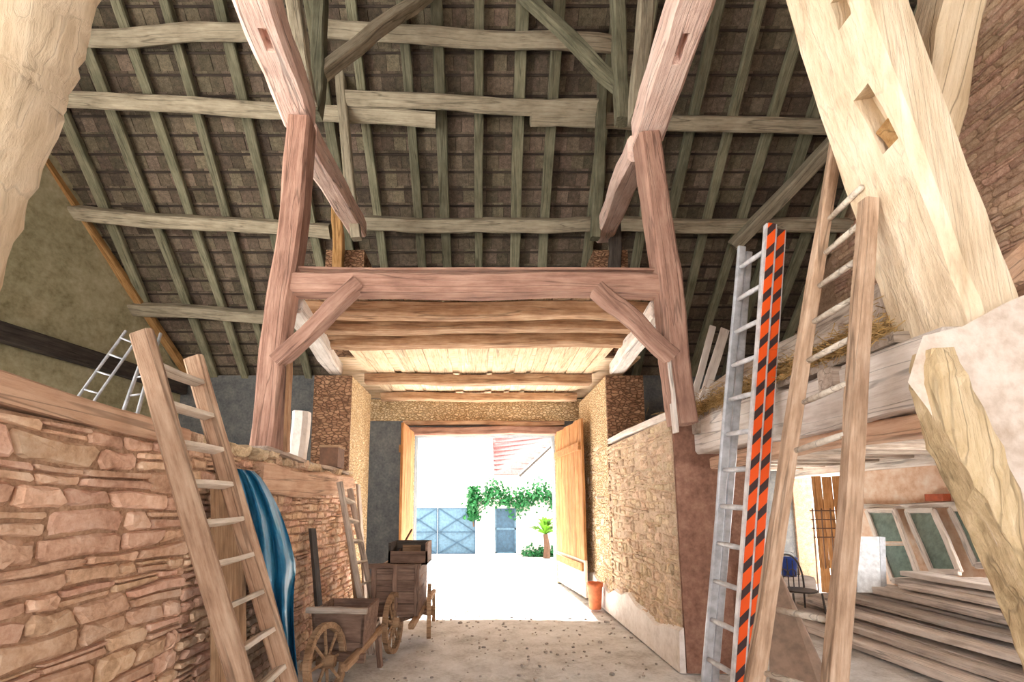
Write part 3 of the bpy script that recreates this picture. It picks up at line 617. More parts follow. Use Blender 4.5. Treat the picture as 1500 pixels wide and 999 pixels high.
leaf_door('door_2', (-1.47, BY - 0.06, 0), (-1.47, 8.8, 0), 0.04, 3.15, 6, 0.05, False)
leaf_door('door_3', (XG - 0.03, GY0 + 0.03, 0), (6.2, 9.0, 0), 0.04, 2.14, 4, 0.04, False)

# ================================================================== LADDERS
def ladder(name, label, A0, A1, B0, B1, rt, rd, n, t0, t1, mr, mg, flat=True, rr=0.016, group=None, cat='ladder', round_top=False, rung_w=0.07):
    A0, A1, B0, B1 = map(Vector, (A0, A1, B0, B1)); o = root(name, ((A0 + B0) / 2))
    side = (B0 + B1 - A0 - A1).normalized(); nrm = (A1 - A0).normalized().cross(side)
    for a, b in ((A0, A1), (B0, B1)): beam('rail', a, b, rt, rd, mr, o, up=nrm, seg=10, wob=0.003 if flat else 0.005, ch=0.3)
    for i in range(n):
        t = t0 + (t1 - t0) * i / (n - 1); p, q = A0.lerp(A1, t), B0.lerp(B1, t)
        if flat: beam('rung', p, q, rung_w, 0.028, mg, o, up=nrm.lerp(Vector((0, 0, 1)), 0.75), seg=2, wob=0.002)
        else: obj('rung', tube_vf([p, p.lerp(q, 0.5), q], [rr * 0.9, rr * 1.1, rr * 0.9], 10), mg, o, smooth=True)
    return tag(o, label, cat, group)
def down(p_top, p_low, z=0.0):
    """extend the line from p_top through p_low to height z"""
    p_top, p_low = Vector(p_top), Vector(p_low); return p_top + (p_low - p_top) * ((z - p_top.z) / (p_low.z - p_top.z))
A1, B1 = P(207, 488, 2.5), P(284, 524, 2.98)
A0, B0 = down(A1, P(352, 999, 2.5)), down(B1, P(420, 999, 2.98))
ladder('wooden_ladder', 'grey wooden ladder with flat treads leaning on the near stone wall', A0, A1, B0, B1, 0.06, 0.12, 11, 0.09, 0.93, M_LADD, M_RUNG)
# extension ladder with striped stiles
A1, B1 = P(1086, 362, 3.75), P(1126, 332, 3.4)
A0, B0 = down(A1, P(1034, 999, 3.75)), down(B1, P(1078, 999, 3.4))
o = ladder('extension_ladder', 'aluminium extension ladder with orange and black striped stile', A0, A1, B0, B1, 0.035, 0.07, 13, 0.05, 0.95, M_ALU, M_ALUW, False, 0.019)
sd = (B1 - A1).normalized(); off = Vector((0.075, 0.02, 0))
for a, b in ((A0, A1), (B0, B1)): beam('rail', a + off, b + off - (b - a) * 0.01, 0.03, 0.06, M_ALU, o, up=Vector((1, 0, 0)), seg=4, wob=0.002, ch=0.3)
for k, of in enumerate((Vector((0, -0.04, 0)), off + Vector((0.01, -0.04, 0)))):
    a, b = B0 + of, B1 + of - (B1 - B0) * 0.01 * k
    M, L = frame_of(a, b, (0, -1, 0)); obj('hazard_tape', box_vf(0, L, -0.028, 0.028, 0.0, 0.006), M_TAPE, o, M)
    obj('tape_backing', box_vf(0, L, -0.04, 0.04, -0.04, 0.0), M_ALUW, o, M)
# tall wooden pole ladder
A1, B1 = P(1228, 190, 2.75), P(1270, 296, 2.4)
A0, B0 = down(A1, P(1104, 999, 2.75)), down(B1, P(1226, 999, 2.4))
A1 = ext(A0, A1, 1.0)
o = root('pole_ladder', (A0 + B0) / 2); tag(o, 'tall tan wooden ladder with round rungs before the loft beam', 'ladder')
nrm = (A1 - A0).normalized().cross((B0 - A0).normalized())
beam('rail', A0, A1, 0.088, 0.075, M_LADY, o, up=(0, 1, 0), seg=12, wob=0.006, taper=0.72); beam('rail', B0, B1, 0.088, 0.085, M_LADY, o, up=(0, 1, 0), seg=12, wob=0.006, taper=0.85)
for (pa, pb) in (((1225, 235), (1266, 196)), ((1214, 322), (1262, 274)), ((1208, 372), (1262, 326)), ((1198, 421), (1260, 378)), ((1190, 473), (1256, 434)), ((1182, 530), (1250, 494)), ((1176, 590), (1240, 562)), ((1166, 660), (1238, 636)), ((1138, 893), (1232, 912)), ((1118, 985), (1232, 1022))):
    if pb[1] < 270: continue
    p, q = P(*pa, 2.73), P(*pb, 2.42); obj('rung', tube_vf([p, (p + q) / 2, q], [0.016, 0.019, 0.016], 10), M_RUNG, o, smooth=True)
# small ladder by the carts
A1, B1 = P(497, 706, 5.6), P(512, 716, 6.05)
A0, B0 = down(A1, P(534, 905, 5.5), 0.0), down(B1, P(548, 890, 5.95), 0.0)
ladder('short_ladder', 'short grey wooden ladder leaning on the wall behind the wheelbarrow', A0, A1, B0, B1, 0.05, 0.07, 7, 0.12, 0.9, M_GREY, M_RUNG)
# thin ladders up in the loft on the left
ladder('loft_ladder', 'thin pale metal ladder lying in the loft below the olive gable', down(P(184, 484, 5.9), P(132, 556, 5.6)), P(184, 484, 5.9), down(P(203, 492, 5.9), P(156, 562, 5.6)), P(203, 492, 5.9), 0.03, 0.03, 15, 0.06, 0.97, M_ALU, M_ALU, False, 0.012)
ladder('loft_ladder', 'slim pale ladder behind the top of the grey wooden ladder', down(P(222, 492, 5.7), P(188, 582, 5.4)), P(222, 492, 5.7), down(P(234, 488, 5.7), P(207, 586, 5.4)), P(234, 488, 5.7), 0.03, 0.04, 15, 0.06, 0.97, M_ALU, M_ALU, False, 0.012)

# ================================================================== TARP, BOARDS
def tarp():
    NU, NV = 26, 34; V = []; r = random.Random(2)
    for j in range(NV + 1):
        t = j / NV
        left = (338 + 62 * t ** 0.9 + 4 * math.sin(t * 9), 685 + 310 * t); right = (372 + 62 * min(1, t * 2.2) ** 0.7 + 4 * math.sin(t * 7), 690 + 305 * t)
        for i in range(NU + 1):
            s = i / NU; px = left[0] + (right[0] - left[0]) * s; py = left[1] + (right[1] - left[1]) * s
            amp = 0.03 + 0.05 * t
            Y = 3.55 + 0.55 * s - 0.15 * t + amp * math.sin(s * 17 + 3 * t) + 0.02 * math.sin(s * 41 + t * 15) + 0.02 * math.sin(t * 23 + s * 6)
            V.append(tuple(PX(px, py, -1.87 + 0.09 + 0.1 * t + (amp * math.sin(s * 17 + 3 * t) + 0.014 * math.sin(s * 41 + t * 15) + 0.016 * math.sin(t * 23 + s * 6)) * 0.8)))
    Fc = [(j * (NU + 1) + i, (j + 1) * (NU + 1) + i, (j + 1) * (NU + 1) + i + 1, j * (NU + 1) + i + 1) for j in range(NV) for i in range(NU)]
    n = len(V); off = Vector((-0.008, 0.003, 0)); V2 = V + [tuple(Vector(v) + off) for v in V]
    edge = [i for i in range(NU + 1)] + [j * (NU + 1) + NU for j in range(1, NV + 1)] + [NV * (NU + 1) + i for i in range(NU - 1, -1, -1)] + [j * (NU + 1) for j in range(NV - 1, 0, -1)]
    F2 = Fc + [tuple(reversed([a + n for a in f])) for f in Fc] + [(edge[k], edge[(k + 1) % len(edge)], edge[(k + 1) % len(edge)] + n, edge[k] + n) for k in range(len(edge))]
    return V2, F2
tag(obj('tarpaulin', tarp(), M_BLUE, smooth=True), 'crumpled blue tarpaulin hanging on the wall behind the grey ladder', 'tarp')
timber('leaning_board', 'wide grey brown board leaning behind the grey ladder', 'board', (-1.62, 3.35, 0.0), (-1.82, 3.45, 1.72), 0.42, 0.03, M_CARTL, up=(1, 0, 0), wob=0.003)
timber('leaning_board', 'narrow weathered plank leaning upright behind the short ladder', 'board', (-1.6, 6.95, 0.0), (-1.82, 7.1, 1.9), 0.16, 0.03, M_GREY, up=(1, 0, 0), wob=0.003)
timber('leaning_board', 'dark plank leaning on the wall beside the wheelbarrow', 'board', (-1.6, 5.15, 0.0), (-1.83, 5.25, 1.35), 0.16, 0.03, M_DARK, up=(1, 0, 0), wob=0.003)
timber('leaning_board', 'brown plank with a pale edge leaning behind the cart', 'board', (-1.5, 6.3, 0.0), (-1.8, 6.5, 1.45), 0.2, 0.05, M_CARTL, up=(1, 0, 0), wob=0.003)

vb = P(433, 640, 5.6)
timber('stone_block', 'pale rough stone block standing on the wall behind the leaning post', 'stone', (vb.x, 5.7, 2.12), (vb.x + 0.02, 5.7, 2.72), 0.19, 0.2, M_LIME, up=(0, 1, 0), wob=0.006, ch=0.25)
bx = root('wooden_box', (-2.0, 6.4, 2.08)); tag(bx, 'small dark red wooden box on the wall top beside the pier', 'box')
obj('body', box_vf(-2.14, -1.9, 6.3, 6.6, 2.1, 2.36), M_RUST, bx); obj('lid', box_vf(-2.15, -1.89, 6.29, 6.61, 2.36, 2.39), M_CARTL, bx)
# ================================================================== CARTS
def wheel(parent, c, R, axis, tw=0.045, spokes=8, mat=M_CARTL):
    axis = Vector(axis).normalized(); a = Vector((0, 0, 1)); a = (a - axis * a.dot(axis)).normalized(); b = axis.cross(a); c = Vector(c)
    N = 28; V, Fc = [], []
    for j in range(N):
        q = 2 * math.pi * j / N; d = a * math.cos(q) + b * math.sin(q)
        for (rr, ww) in ((R, -tw / 2), (R, tw / 2), (R * 0.84, tw / 2), (R * 0.84, -tw / 2)): V.append(tuple(c + d * rr + axis * ww))
    for j in range(N):
        for k in range(4):
            Fc.append((j * 4 + k, j * 4 + (k + 1) % 4, ((j + 1) % N) * 4 + (k + 1) % 4, ((j + 1) % N) * 4 + k))
    w = obj('wheel', (V, Fc), mat, parent)
    obj('hub', tube_vf([c - axis * tw * 1.4, c, c + axis * tw * 1.4], [R * 0.16, R * 0.2, R * 0.16], 12), mat, w, smooth=True)
    for k in range(spokes):
        q = 2 * math.pi * k / spokes; d = a * math.cos(q) + b * math.sin(q)
        obj('spoke', tube_vf([c + d * R * 0.12, c + d * R * 0.87], 0.014, 6), mat, w)
    return w
# wheelbarrow: wheel toward the camera, handles toward the gateway
wbx = root('wheelbarrow', (-1.28, 4.6, 0)); tag(wbx, 'old wooden wheelbarrow with a spoked wheel below the short ladder', 'wheelbarrow')
wheel(wbx, (-1.29, 4.2, 0.31), 0.31, (1, -0.22, 0.1), 0.05)
bw, y0, y1, zb, zt = 0.21, 4.5, 5.0, 0.27, 0.66
cxw = -1.28
for (nm, q) in (('front_board', [(-bw, y0, zb), (bw, y0, zb), (bw + 0.03, y0 - 0.05, zt), (-bw - 0.03, y0 - 0.05, zt)]),
                ('back_board', [(-bw, y1, zb), (bw, y1, zb), (bw + 0.03, y1 + 0.03, zt), (-bw - 0.03, y1 + 0.03, zt)])):
    obj(nm, prism_vf([Vector((cxw + a, b, c)) for a, b, c in q], (0, 0.03, 0)), M_CART, wbx)
for s in (-1, 1):
    obj('side_board', prism_vf([Vector((cxw + s * bw, y0, zb)), Vector((cxw + s * bw, y1, zb)), Vector((cxw + s * (bw + 0.03), y1 + 0.03, zt)), Vector((cxw + s * (bw + 0.03), y0 - 0.05, zt))], (-0.025 * s, 0, 0)), M_CART, wbx)
    beam('handle', (cxw + s * 0.17, 4.1, 0.3), (cxw + s * 0.24, 5.45, 0.32), 0.06, 0.06, M_CARTL, wbx, wob=0.004)
    beam('leg', (cxw + s * 0.25, 4.98, 0.3), (cxw + s * 0.27, 5.05, 0.0), 0.05, 0.05, M_CART, wbx, wob=0.003)
obj('bottom', box_vf(cxw - bw, cxw + bw, y0, y1, zb - 0.02, zb), M_CART, wbx)
beam('rim', (cxw - bw - 0.07, y0 - 0.06, zt + 0.015), (cxw + bw + 0.05, y0 - 0.06, zt + 0.005), 0.06, 0.05, M_GREY, wbx, wob=0.003)
beam('axle_rail', (cxw - 0.3, 4.42, 0.3), (cxw + 0.26, 4.42, 0.27), 0.08, 0.07, M_CART, wbx, wob=0.004)
# hand cart
ct = root('hand_cart', (-0.95, 5.9, 0)); tag(ct, 'dark wooden two wheeled hand cart standing on the passage floor', 'cart')
x0, x1, y0, y1 = -1.24, -0.72, 5.62, 6.5
wheel(ct, (-0.97, y0 - 0.12, 0.32), 0.32, (1, -0.12, 0.03), 0.05, 10); wheel(ct, (x1 + 0.08, y1 - 0.4, 0.32), 0.32, (1, 0.1, 0), 0.05, 10)
obj('axle', tube_vf([(-0.99, y0 - 0.1, 0.32), (x1 + 0.08, y1 - 0.4, 0.32)], 0.03, 8), M_CART, ct)
for i in range(4):
    z0 = 0.38 + i * 0.125
    for (nm, b) in (('front_plank', box_vf(x0, x1, y0, y0 + 0.03, z0, z0 + 0.12)), ('back_plank', box_vf(x0, x1, y1, y1 + 0.03, z0, z0 + 0.12)), ('side_plank', box_vf(x0, x0 + 0.03, y0, y1, z0, z0 + 0.12)), ('side_plank', box_vf(x1 - 0.03, x1, y0, y1, z0, z0 + 0.12))):
        obj(nm, b, M_CART, ct)
obj('bottom', box_vf(x0, x1, y0, y1, 0.35, 0.38), M_CART, ct)
for xx in (x0 + 0.02, (x0 + x1) / 2, x1 - 0.01): beam('stanchion', (xx, y0 - 0.025, 0.34), (xx, y0 - 0.025, 0.93), 0.05, 0.05, M_CART, ct, wob=0.003)
beam('top_rail', (x0 - 0.04, y0 - 0.01, 0.91), (x1 + 0.03, y0 - 0.01, 0.91), 0.07, 0.05, M_CART, ct, wob=0.004)
beam('shaft', (x1 - 0.02, y0 - 0.35, 0.33), (x1 + 0.03, 7.2, 0.36), 0.06, 0.06, M_CARTL, ct, wob=0.004); beam('shaft', (x0 + 0.03, y0 - 0.25, 0.33), (x0 + 0.03, 7.2, 0.36), 0.06, 0.06, M_CARTL, ct, wob=0.004)
beam('prop_leg', (x1 + 0.05, 6.95, 0.36), (x1 + 0.06, 6.95, 0.0), 0.045, 0.045, M_CARTL, ct, wob=0.003)
# crate riding on the cart
cr = root('wooden_crate', (-0.85, 6.25, 0.88)); tag(cr, 'dark open wooden crate sitting on the hand cart', 'crate')
x0, x1, y0, y1, z0, z1 = -1.14, -0.66, 6.0, 6.5, 0.88, 1.14
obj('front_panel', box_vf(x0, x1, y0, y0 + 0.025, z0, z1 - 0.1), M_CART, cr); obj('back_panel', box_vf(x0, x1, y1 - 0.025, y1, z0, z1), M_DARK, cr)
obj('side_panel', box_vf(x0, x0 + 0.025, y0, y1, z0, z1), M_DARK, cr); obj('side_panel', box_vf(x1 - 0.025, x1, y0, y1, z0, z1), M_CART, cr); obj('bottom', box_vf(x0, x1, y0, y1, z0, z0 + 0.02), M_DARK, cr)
obj('paper_label', box_vf(x0 + 0.1, x0 + 0.34, y1 - 0.04, y1 - 0.03, z0 + 0.1, z0 + 0.2), M_CARTL, cr)
tag(obj('tool_handle', tube_vf([(-1.16, 5.7, 0.6), P(575, 826, 6.2), P(603, 776, 6.9)], 0.014, 8), M_RUST), 'slim brown tool handle sticking up out of the hand cart', 'tool')
# terracotta pot
prof = [(0.0, 0), (0.085, 0), (0.09, 0.01), (0.115, 0.33), (0.125, 0.335), (0.13, 0.4), (0.12, 0.4), (0.105, 0.34), (0.085, 0.04), (0.0, 0.03)]
tag(obj('terracotta_pot', lathe_vf(prof, 28), M_TERRA, None, Matrix.Translation(P(873, 892, 7.7) * Vector((1, 1, 0)).length * 0 + Vector((1.78, 7.75, 0.0))), True), 'tall terracotta flower pot at the foot of the stone wall', 'pot')
tag(obj('wall_peg', tube_vf([(XR + 0.02, 7.7, 1.72), (XR - 0.16, 7.6, 1.72)], 0.02, 8), M_WHITE), 'pale wooden peg sticking out of the stone wall', 'peg')

# ================================================================== LOFT CLUTTER
timber('pale_board', 'slim pale board leaning in the loft beside the leaning post', 'board', down(P(1044, 478, 5.7), P(1026, 545, 5.6), 2.54), P(1044, 478, 5.7), 0.08, 0.02, M_WHITE, up=(0, 1, 0), wob=0.003)
timber('pale_board', 'short rounded pale board leaning behind the metal ladder', 'board', down(P(1062, 482, 5.7), P(1048, 528, 5.6), 2.54), P(1062, 482, 5.7), 0.11, 0.02, M_WHITE, up=(0, 1, 0), wob=0.003)
timber('loft_log', 'long weathered log lying along the loft behind the ladders', 'beam', (2.8, 5.9, 2.9), (2.8, 2.75, 2.98), 0.24, 0.24, M_GREY, wob=0.02, seg=12)
timber('loft_log', 'thin grey pole lying along the loft over the straw', 'beam', (2.55, 6.6, 2.66), (2.55, 3.2, 2.84), 0.1, 0.08, M_GREY, wob=0.015, seg=10)
timber('loft_log', 'dark old log lying on the loft near the stone gable', 'beam', (3.4, 6.4, 2.95), (3.3, 2.9, 3.1), 0.24, 0.22, M_DARK, wob=0.02, seg=12)
for yy, lb in ((5.3, 'squat timber bearer under the long log, toward the yard gateway'), (3.6, 'squat timber bearer under the long log, beside the tall ladder')):
    timber('bearer_block', lb, 'block', (2.55, yy, 2.65), (3.05, yy, 2.65), 0.2, 0.26, M_DARK, wob=0.006)
timber('grey_stump', 'squat grey timber stump on the straw beside the cream post', 'stump', P(1290, 492, 3.0), P(1302, 440, 3.0), 0.2, 0.22, M_GREY, up=(0, 1, 0), wob=0.01)
def straw_vf(n, fn, L, wd, seed):
    q = random.Random(seed); V, Fc = [], []
    for i in range(n):
        c = Vector(fn(q)); d = Vector((q.gauss(0, 1), q.gauss(0, 1), q.gauss(0, 0.45))).normalized() * L * q.uniform(0.5, 1.2); s = d.cross(Vector((q.gauss(0, 1), q.gauss(0, 1), q.gauss(0, 1)))).normalized() * wd
        k = len(V); V += [tuple(c - d / 2 - s), tuple(c - d / 2 + s), tuple(c + d / 2 + s), tuple(c + d / 2 - s)]; Fc.append((k, k + 1, k + 2, k + 3))
    return V, Fc
tag(obj('straw', straw_vf(14000, lambda q: (2.16 + abs(q.gauss(0, 0.22)), q.uniform(2.5, 6.6), 2.5 + abs(q.gauss(0, 0.075))), 0.12, 0.0025, 5), M_STRAW), 'old straw heaped along the loft edge behind the ladders', 'straw', kind='stuff')

# ================================================================== ROOM UNDER THE LOFT
def pile():
    q = random.Random(17); k = 0
    for lay in range(7):
        x = 4.1 + lay * 0.2 + q.uniform(0, 0.1)
        while x < 6.1:
            w = q.uniform(0.16, 0.34); th = q.uniform(0.05, 0.09); z = 0.01 + lay * 0.115 + th / 2; y0 = 3.2 + q.uniform(0, 0.9) + (0.4 if lay > 4 else 0); y1 = 7.9 - lay * 0.25 - q.uniform(0, 0.8); a = q.uniform(-0.12, 0.12)
            m = q.choice((M_LUMBER, M_LUMBER, M_WHITE, M_LUMBER, M_WHITE, M_OCHRE, M_LUMBER, M_PLATE, M_LUMBER))
            col = {M_LUMBER: 'grey weathered', M_WHITE: 'whitish bleached', M_OCHRE: 'ochre coloured', M_PLATE: 'pinkish brown'}[m]; lvl = 'bottom layer' if lay < 2 else ('middle layers' if lay < 5 else 'top layers')
            timber('plank', f'{col} plank in the {lvl} of the lumber stack under the loft', 'plank', (x + w / 2 + a, y0, z), (x + w / 2 - a, y1, z), w, th, m, group=f'{col} planks in the {lvl} of the stack', wob=0.006, seg=4)
            x += w + q.uniform(0.01, 0.06)
pile()
def window_frame(label, px0, px1, top, bot, panes):
    o = root('window_frame', PX((px0 + px1) / 2, bot, 6.3)); a, b = PX(px0, top, 6.5), PX(px1, top, 6.5); c, d = PX(px0 + 38, bot, 6.2), PX(px1 + 38, bot, 6.2)
    nr = Vector((-1, 0, 0.2)); z = lambda t, u: a.lerp(b, u).lerp(c.lerp(d, u), t)
    for u in (0, 1): beam('stile', z(0, u), z(1, u), 0.07, 0.05, M_WHITE, o, up=nr, wob=0.003)
    for t in (0, 1): beam('frame_rail', z(t, 0), z(t, 1), 0.08, 0.05, M_WHITE, o, up=nr, wob=0.003)
    for i in range(panes):
        t0, t1 = i / panes + 0.03, (i + 1) / panes - 0.03
        if i: beam('glazing_bar', z(i / panes, 0), z(i / panes, 1), 0.03, 0.03, M_WHITE, o, up=nr, wob=0.002)
        obj('pane', prism_vf([z(t0, 0.06), z(t0, 0.94), z(t1, 0.94), z(t1, 0.06)], (0.008, 0, 0)), M_GLASS, o)
    tag(o, label, 'window')
window_frame('old single sash leaning beside the white panel under the loft', 1270, 1310, 748, 850, 2)
window_frame('old window sash with greenish glass between two leaning sashes', 1328, 1368, 748, 838, 1)
window_frame('wide old casement leaning against the wall by the curved brace', 1392, 1440, 745, 828, 1)
timber('shelf_rail', 'white rail fixed along the rose plaster wall above the sashes', 'rail', PX(1250, 742, XG - 0.08), PX(1470, 738, XG - 0.08), 0.09, 0.08, M_WHITE)
tag(obj('brick', join([box_vf(-0.06, 0.06, -0.14, 0.14, 0.0, 0.1)]), M_BRICK, None, Matrix.Translation(PX(1375, 737, XG - 0.08) + Vector((0, 0, 0.03)))), 'red brick lying on the white wall rail', 'brick')
o = root('enamel_sheet', P(1274, 866, 6.4)); tag(o, 'white enamel panel leaning under the loft beside the old sash', 'panel')
obj('sheet', prism_vf([P(1256, 868, 6.4), P(1290, 868, 6.4), P(1288, 786, 6.55), P(1258, 786, 6.55)], (0.01, 0.025, 0)), M_PANEL, o); obj('edge_strip', prism_vf([P(1291, 868, 6.4), P(1299, 868, 6.42), P(1297, 787, 6.57), P(1289, 786, 6.55)], (0.01, 0.025, 0)), M_ALU, o)
g = root('wire_rack', P(1205, 790, 8.4)); tag(g, 'thin metal grid rack standing before the bright side doorway', 'rack')
for u in range(4): obj('upright', tube_vf([P(1190 + u * 13, 745, 8.4), PZ(1199 + u * 13, 868, 0.0)], 0.012, 6), M_RUST, g)
for t in range(4): obj('crossbar', tube_vf([P(1186 + t * 2, 748 + t * 13, 8.4), P(1232 + t * 2, 748 + t * 13, 8.4)], 0.01, 6), M_RUST, g)
prof = [(0.0, 0), (0.1, 0), (0.13, 0.26), (0.14, 0.27), (0.13, 0.28), (0.12, 0.26), (0.095, 0.02), (0, 0.02)]
bk = root('bucket', (4.75, 7.6, 0.52)); obj('body', lathe_vf(prof, 24), M_BUCKET, bk, Matrix.Translation((4.75, 7.6, 0.52)), True)
obj('handle', tube_vf([(4.75 + 0.135 * math.cos(q), 7.6, 0.79 + 0.1 * math.sin(q)) for q in np.linspace(0, math.pi, 9)], 0.006, 6), M_ALU, bk); tag(bk, 'small blue bucket near the bright side doorway', 'bucket')
timber('trestle_block', 'pale block holding up the blue bucket', 'block', (4.45, 7.6, 0.26), (5.05, 7.6, 0.26), 0.3, 0.51, M_WHITE, wob=0.004)
# wrought iron chair
ch = root('iron_chair', (4.3, 6.7, 0)); tag(ch, 'wrought iron garden chair under the loft behind the tall ladder', 'chair')
cx, cy = 4.3, 6.7
for (a, b) in ((-1, -1), (1, -1), (-1, 1), (1, 1)): obj('leg', tube_vf([(cx + a * 0.19, cy + b * 0.18, 0.45), (cx + a * 0.2, cy + b * 0.2, 0.2), (cx + a * 0.24, cy + b * 0.23, 0)], 0.012, 8), M_IRON, ch)
obj('seat', lathe_vf([(0, 0.45), (0.22, 0.45), (0.23, 0.46), (0.22, 0.47), (0, 0.465)], 24), M_IRON, ch, Matrix.Translation((cx, cy, 0)))
obj('back_hoop', tube_vf([(cx + 0.21 * math.cos(q), cy + 0.2, 0.46 + 0.45 * math.sin(q) ** 0.8) for q in np.linspace(0.001, math.pi - 0.001, 17)], 0.012, 8), M_IRON, ch)
for k in range(-2, 3): obj('back_bar', tube_vf([(cx + k * 0.07, cy + 0.2, 0.46), (cx + k * 0.075, cy + 0.2, 0.86 - 0.03 * k * k)], 0.008, 6), M_IRON, ch)
for k in range(2): obj('back_scroll', tube_vf([(cx + (k * 2 - 1) * 0.06 + 0.05 * math.cos(q), cy + 0.2, 0.66 + 0.05 * math.sin(q)) for q in np.linspace(0, 2 * math.pi, 13)], 0.007, 6), M_IRON, ch)
# boards leaning at the foot of the tall ladder
tag(obj('triangular_board', prism_vf([P(1134, 838, 3.9), P(1142, 838, 3.9), P(1204, 975, 3.7), P(1212, 1040, 3.6), P(1128, 1060, 3.7), P(1126, 900, 3.9)], (0.03, 0.04, 0)), M_BROWN), 'brown triangular board leaning behind the foot of the tall ladder', 'board')
tag(obj('loft_hook', tube_vf([PX(1018, 770, 3.2) * 1.0 + Vector((0, 0, 0)), ] + [Vector((3.35 + 0.07 * math.cos(q), 7.42, 1.42 + 0.07 * math.sin(q))) for q in np.linspace(2.6, -1.6, 9)], 0.01, 6), M_IRON), 'bent iron hook on the brown plastered cross wall', 'hook') if False else None
q_ = [Vector((3.35 + 0.07 * math.cos(t), 7.43, 1.42 + 0.07 * math.sin(t))) for t in np.linspace(2.6, -1.6, 9)]
tag(obj('iron_hook', tube_vf([Vector((3.12, 7.43, 1.28))] + q_, 0.01, 6), M_IRON), 'bent iron hook on the brown plastered cross wall', 'hook')

# ================================================================== YARD
GYD = 16.0
gt = root('yard_gate', (-1.44, GYD, 0)); tag(gt, 'light blue metal double gate across the yard', 'gate')
def gate_leaf(x0, x1):
    z0, z1 = 0.04, 1.5; lf_ = obj('leaf', box_vf(x0, x1, GYD, GYD + 0.02, z0, z1), M_GATE, gt); xc = x0 if x0 > -1.5 else x1; xo = x1 if xc == x0 else x0; zc = 0.72
    for (a, b) in (((x0, z0), (x1, z0)), ((x0, z1), (x1, z1)), ((x0, z0), (x0, z1)), ((x1, z0), (x1, z1)), ((xc, zc), (xo, zc)), ((xc, zc), (xo, z1)), ((xc, zc), (xo, z0)), ((xc, z1), (xo, zc)), ((xc, z0), (xo, zc))):
        obj('brace', beam_w((a[0], GYD - 0.02, a[1]), (b[0], GYD - 0.02, b[1]), 0.03, 0.05, up=(0, 1, 0), seg=1, wob=0), M_GATED, lf_)
gate_leaf(-2.68, -1.46); gate_leaf(-1.42, -0.2)
yd = root('yard_door', (0.8, GYD, 0)); tag(yd, 'slate blue metal door under the ivy across the yard', 'door')
obj('leaf', box_vf(0.45, 1.15, GYD + 0.05, GYD + 0.09, 0.03, 1.5), M_GATED, yd)
for (a, b, c, d) in ((0.45, 1.15, 0.03, 0.08), (0.45, 1.15, 0.8, 0.86), (0.45, 0.5, 0.03, 1.5), (1.1, 1.15, 0.03, 1.5)): obj('frame_bar', box_vf(a, b, GYD + 0.02, GYD + 0.05, c, d), M_GATE, yd)
structure('wall_yard', join([box_vf(-0.17, 0.44, GYD - 0.05, GYD + 0.3, 0, 1.75), box_vf(1.16, 9, GYD - 0.05, GYD + 0.3, 0, 1.75), box_vf(-9, -2.72, GYD - 0.05, GYD + 0.3, 0, 2.2), box_vf(0.44, 1.16, GYD + 0.0, GYD + 0.3, 1.5, 1.75)]), M_LIMEW)
hs = root('white_house', (-4, 24, 0)); tag(hs, 'tall white house wall rising behind the blue gate', 'house'); obj('wall', box_vf(-12, 0.45, 24, 30, 0, 8), M_LIMEW, hs); obj('window', box_vf(-0.9, -0.2, 23.95, 24.0, 4.2, 5.6), M_PANEL, hs)
h2 = root('gabled_house', (4, 23, 0)); tag(h2, 'white house with pink tiled roof beyond the ivy', 'house')
obj('wall', box_vf(0.6, 3.2, 23, 29, 0, 3.1), M_LIMEW, h2); obj('gable_wall', prism_vf([Vector((1.6, 21.6, 0)), Vector((9, 21.6, 0)), Vector((9, 21.6, 6.5)), Vector((4.3, 21.6, 5.1)), Vector((1.7, 21.6, 2.9))], (0, 0.3, 0)), M_LIMEW, h2)
rf = obj('roof', prism_vf([Vector((0.6, 22.9, 3.0)), Vector((1.75, 22.6, 3.0)), Vector((4.3, 22.6, 5.4)), Vector((0.6, 26, 5.4))], (0, 0, 0.08)), M_RTILE, h2)
for i in range(10):
    t = i / 9.5; obj('tile_row', beam_w((0.6, 22.85 + 3.05 * t, 3.1 + 2.4 * t), (1.75 + 2.5 * t, 22.55 + 0.05 * t, 3.1 + 2.4 * t), 0.1, 0.05, seg=1), M_RTILE, rf)
beam('verge', (1.72, 21.55, 2.9), (4.4, 21.55, 5.35), 0.1, 0.1, M_IRON, h2, wob=0.001)
def leaf_vf(n, fn, s0, seed):
    q = random.Random(seed); V, Fc = [], []
    for i in range(n):
        c = Vector(fn(q)); a = Vector((q.gauss(0, 1), q.gauss(0, 1), q.gauss(0, 1))).normalized(); b = a.cross(Vector((q.gauss(0, 1), q.gauss(0, 1), q.gauss(0, 1)))).normalized(); s = s0 * q.uniform(0.6, 1.2); k = len(V)
        V += [tuple(c - a * s), tuple(c + b * s * 0.6), tuple(c + a * s), tuple(c - b * s * 0.6)]; Fc.append((k, k + 1, k + 2, k + 3))
    return V, Fc
def ivy_pt(q):
    if q.random() < 0.22: return (q.gauss(-0.28, 0.1), GYD - 0.15 + q.uniform(-0.1, 0.1), q.uniform(1.1, 2.2))
    x = q.uniform(-0.4, 2.6); return (x, GYD - 0.12 + q.gauss(0, 0.12), 1.85 + 0.16 * math.sin(x * 4) + q.gauss(0, 0.2))
iv = root('ivy', (1.0, GYD, 1.75)); tag(iv, 'green ivy spilling over the white yard wall', 'ivy')
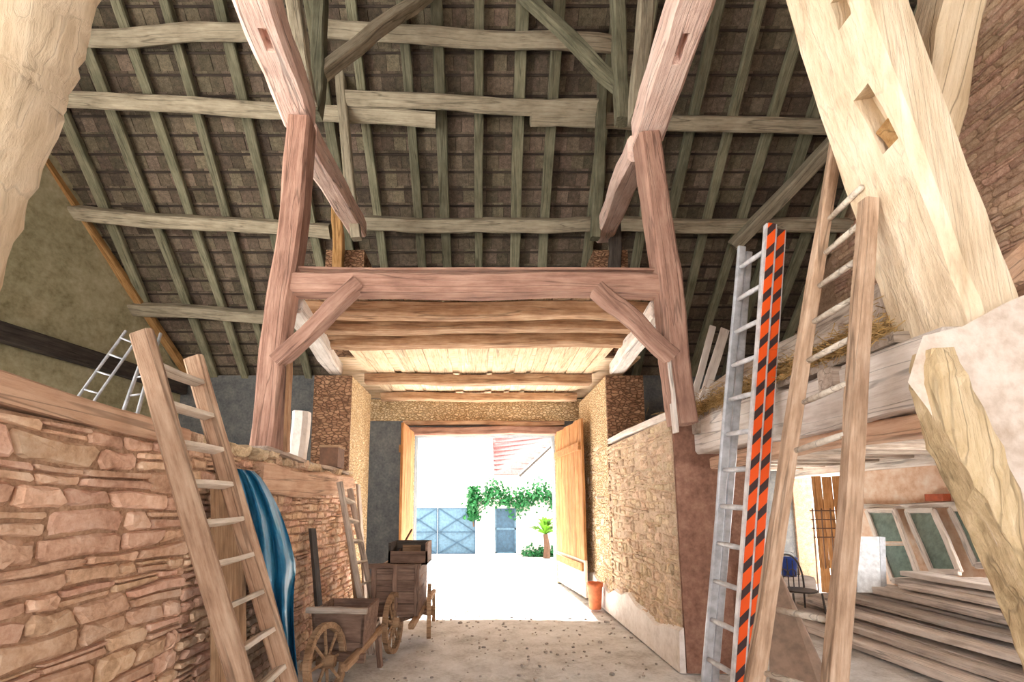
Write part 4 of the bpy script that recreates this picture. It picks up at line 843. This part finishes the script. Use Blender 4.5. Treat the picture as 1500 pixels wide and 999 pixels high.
tag(obj('foliage', leaf_vf(2600, ivy_pt, 0.075, 3), M_LEAF, iv), kind='stuff'); obj('stem', tube_vf([(-0.25, GYD - 0.1, 0.9), (-0.3, GYD - 0.1, 1.8), (1.2, GYD - 0.1, 1.85), (2.5, GYD - 0.1, 1.85)], 0.025, 6), M_RUST, iv)
sh = root('small_palm', (2.0, 15.0, 0)); tag(sh, 'small yellow green palm standing before the white yard wall', 'plant')
obj('trunk', tube_vf([(2.0, 15.0, 0), (2.02, 15.0, 0.35), (1.98, 15.0, 0.72)], [0.11, 0.09, 0.07], 10), M_RUST, sh)
q = random.Random(5)
for k in range(48):
    an = q.uniform(0, 6.28); el = q.uniform(0.1, 1.4); L = q.uniform(0.5, 0.85); d = Vector((math.cos(an), math.sin(an), 0)); b = Vector((1.98, 15.0, 0.72)); s = Vector((-d.y, d.x, 0.3)) * 0.06
    m = b + d * L * 0.5 * math.cos(el) + Vector((0, 0, L * 0.5 * math.sin(el) + 0.08)); e = b + d * L * math.cos(el) * 1.05 + Vector((0, 0, L * math.sin(el) * 0.8 - 0.05))
    obj('frond', ([tuple(b - s * 0.4), tuple(b + s * 0.4), tuple(m + s), tuple(e), tuple(m - s)], [(0, 1, 2, 4), (4, 2, 3)]), M_LEAFY, sh)
tag(obj('weeds', leaf_vf(500, lambda q: (q.uniform(1.3, 2.6), q.uniform(15.3, 15.9), abs(q.gauss(0, 0.13))), 0.07, 8), M_LEAF), 'low weeds growing at the foot of the yard wall', 'weeds', kind='stuff')
# loose chips and straw on the floor
q = random.Random(77)
chips = []
for i in range(420):
    y = q.uniform(3.2, 8.0); x = q.uniform(-1.7, 1.85); s = q.uniform(0.008, 0.03) * (1.0 if q.random() < 0.95 else 2)
    M = Matrix.Translation((x, y, 0.0)) @ Matrix.Rotation(q.uniform(0, 6), 4, 'Z') @ Matrix.Diagonal((s * q.uniform(0.8, 2), s, s * 0.6, 1)); chips.append(move(STONES[i % len(STONES)], M))
tag(obj('gravel', join(chips), M_CHIP), 'loose pebbles and chips strewn over the earth floor', 'gravel', kind='stuff')
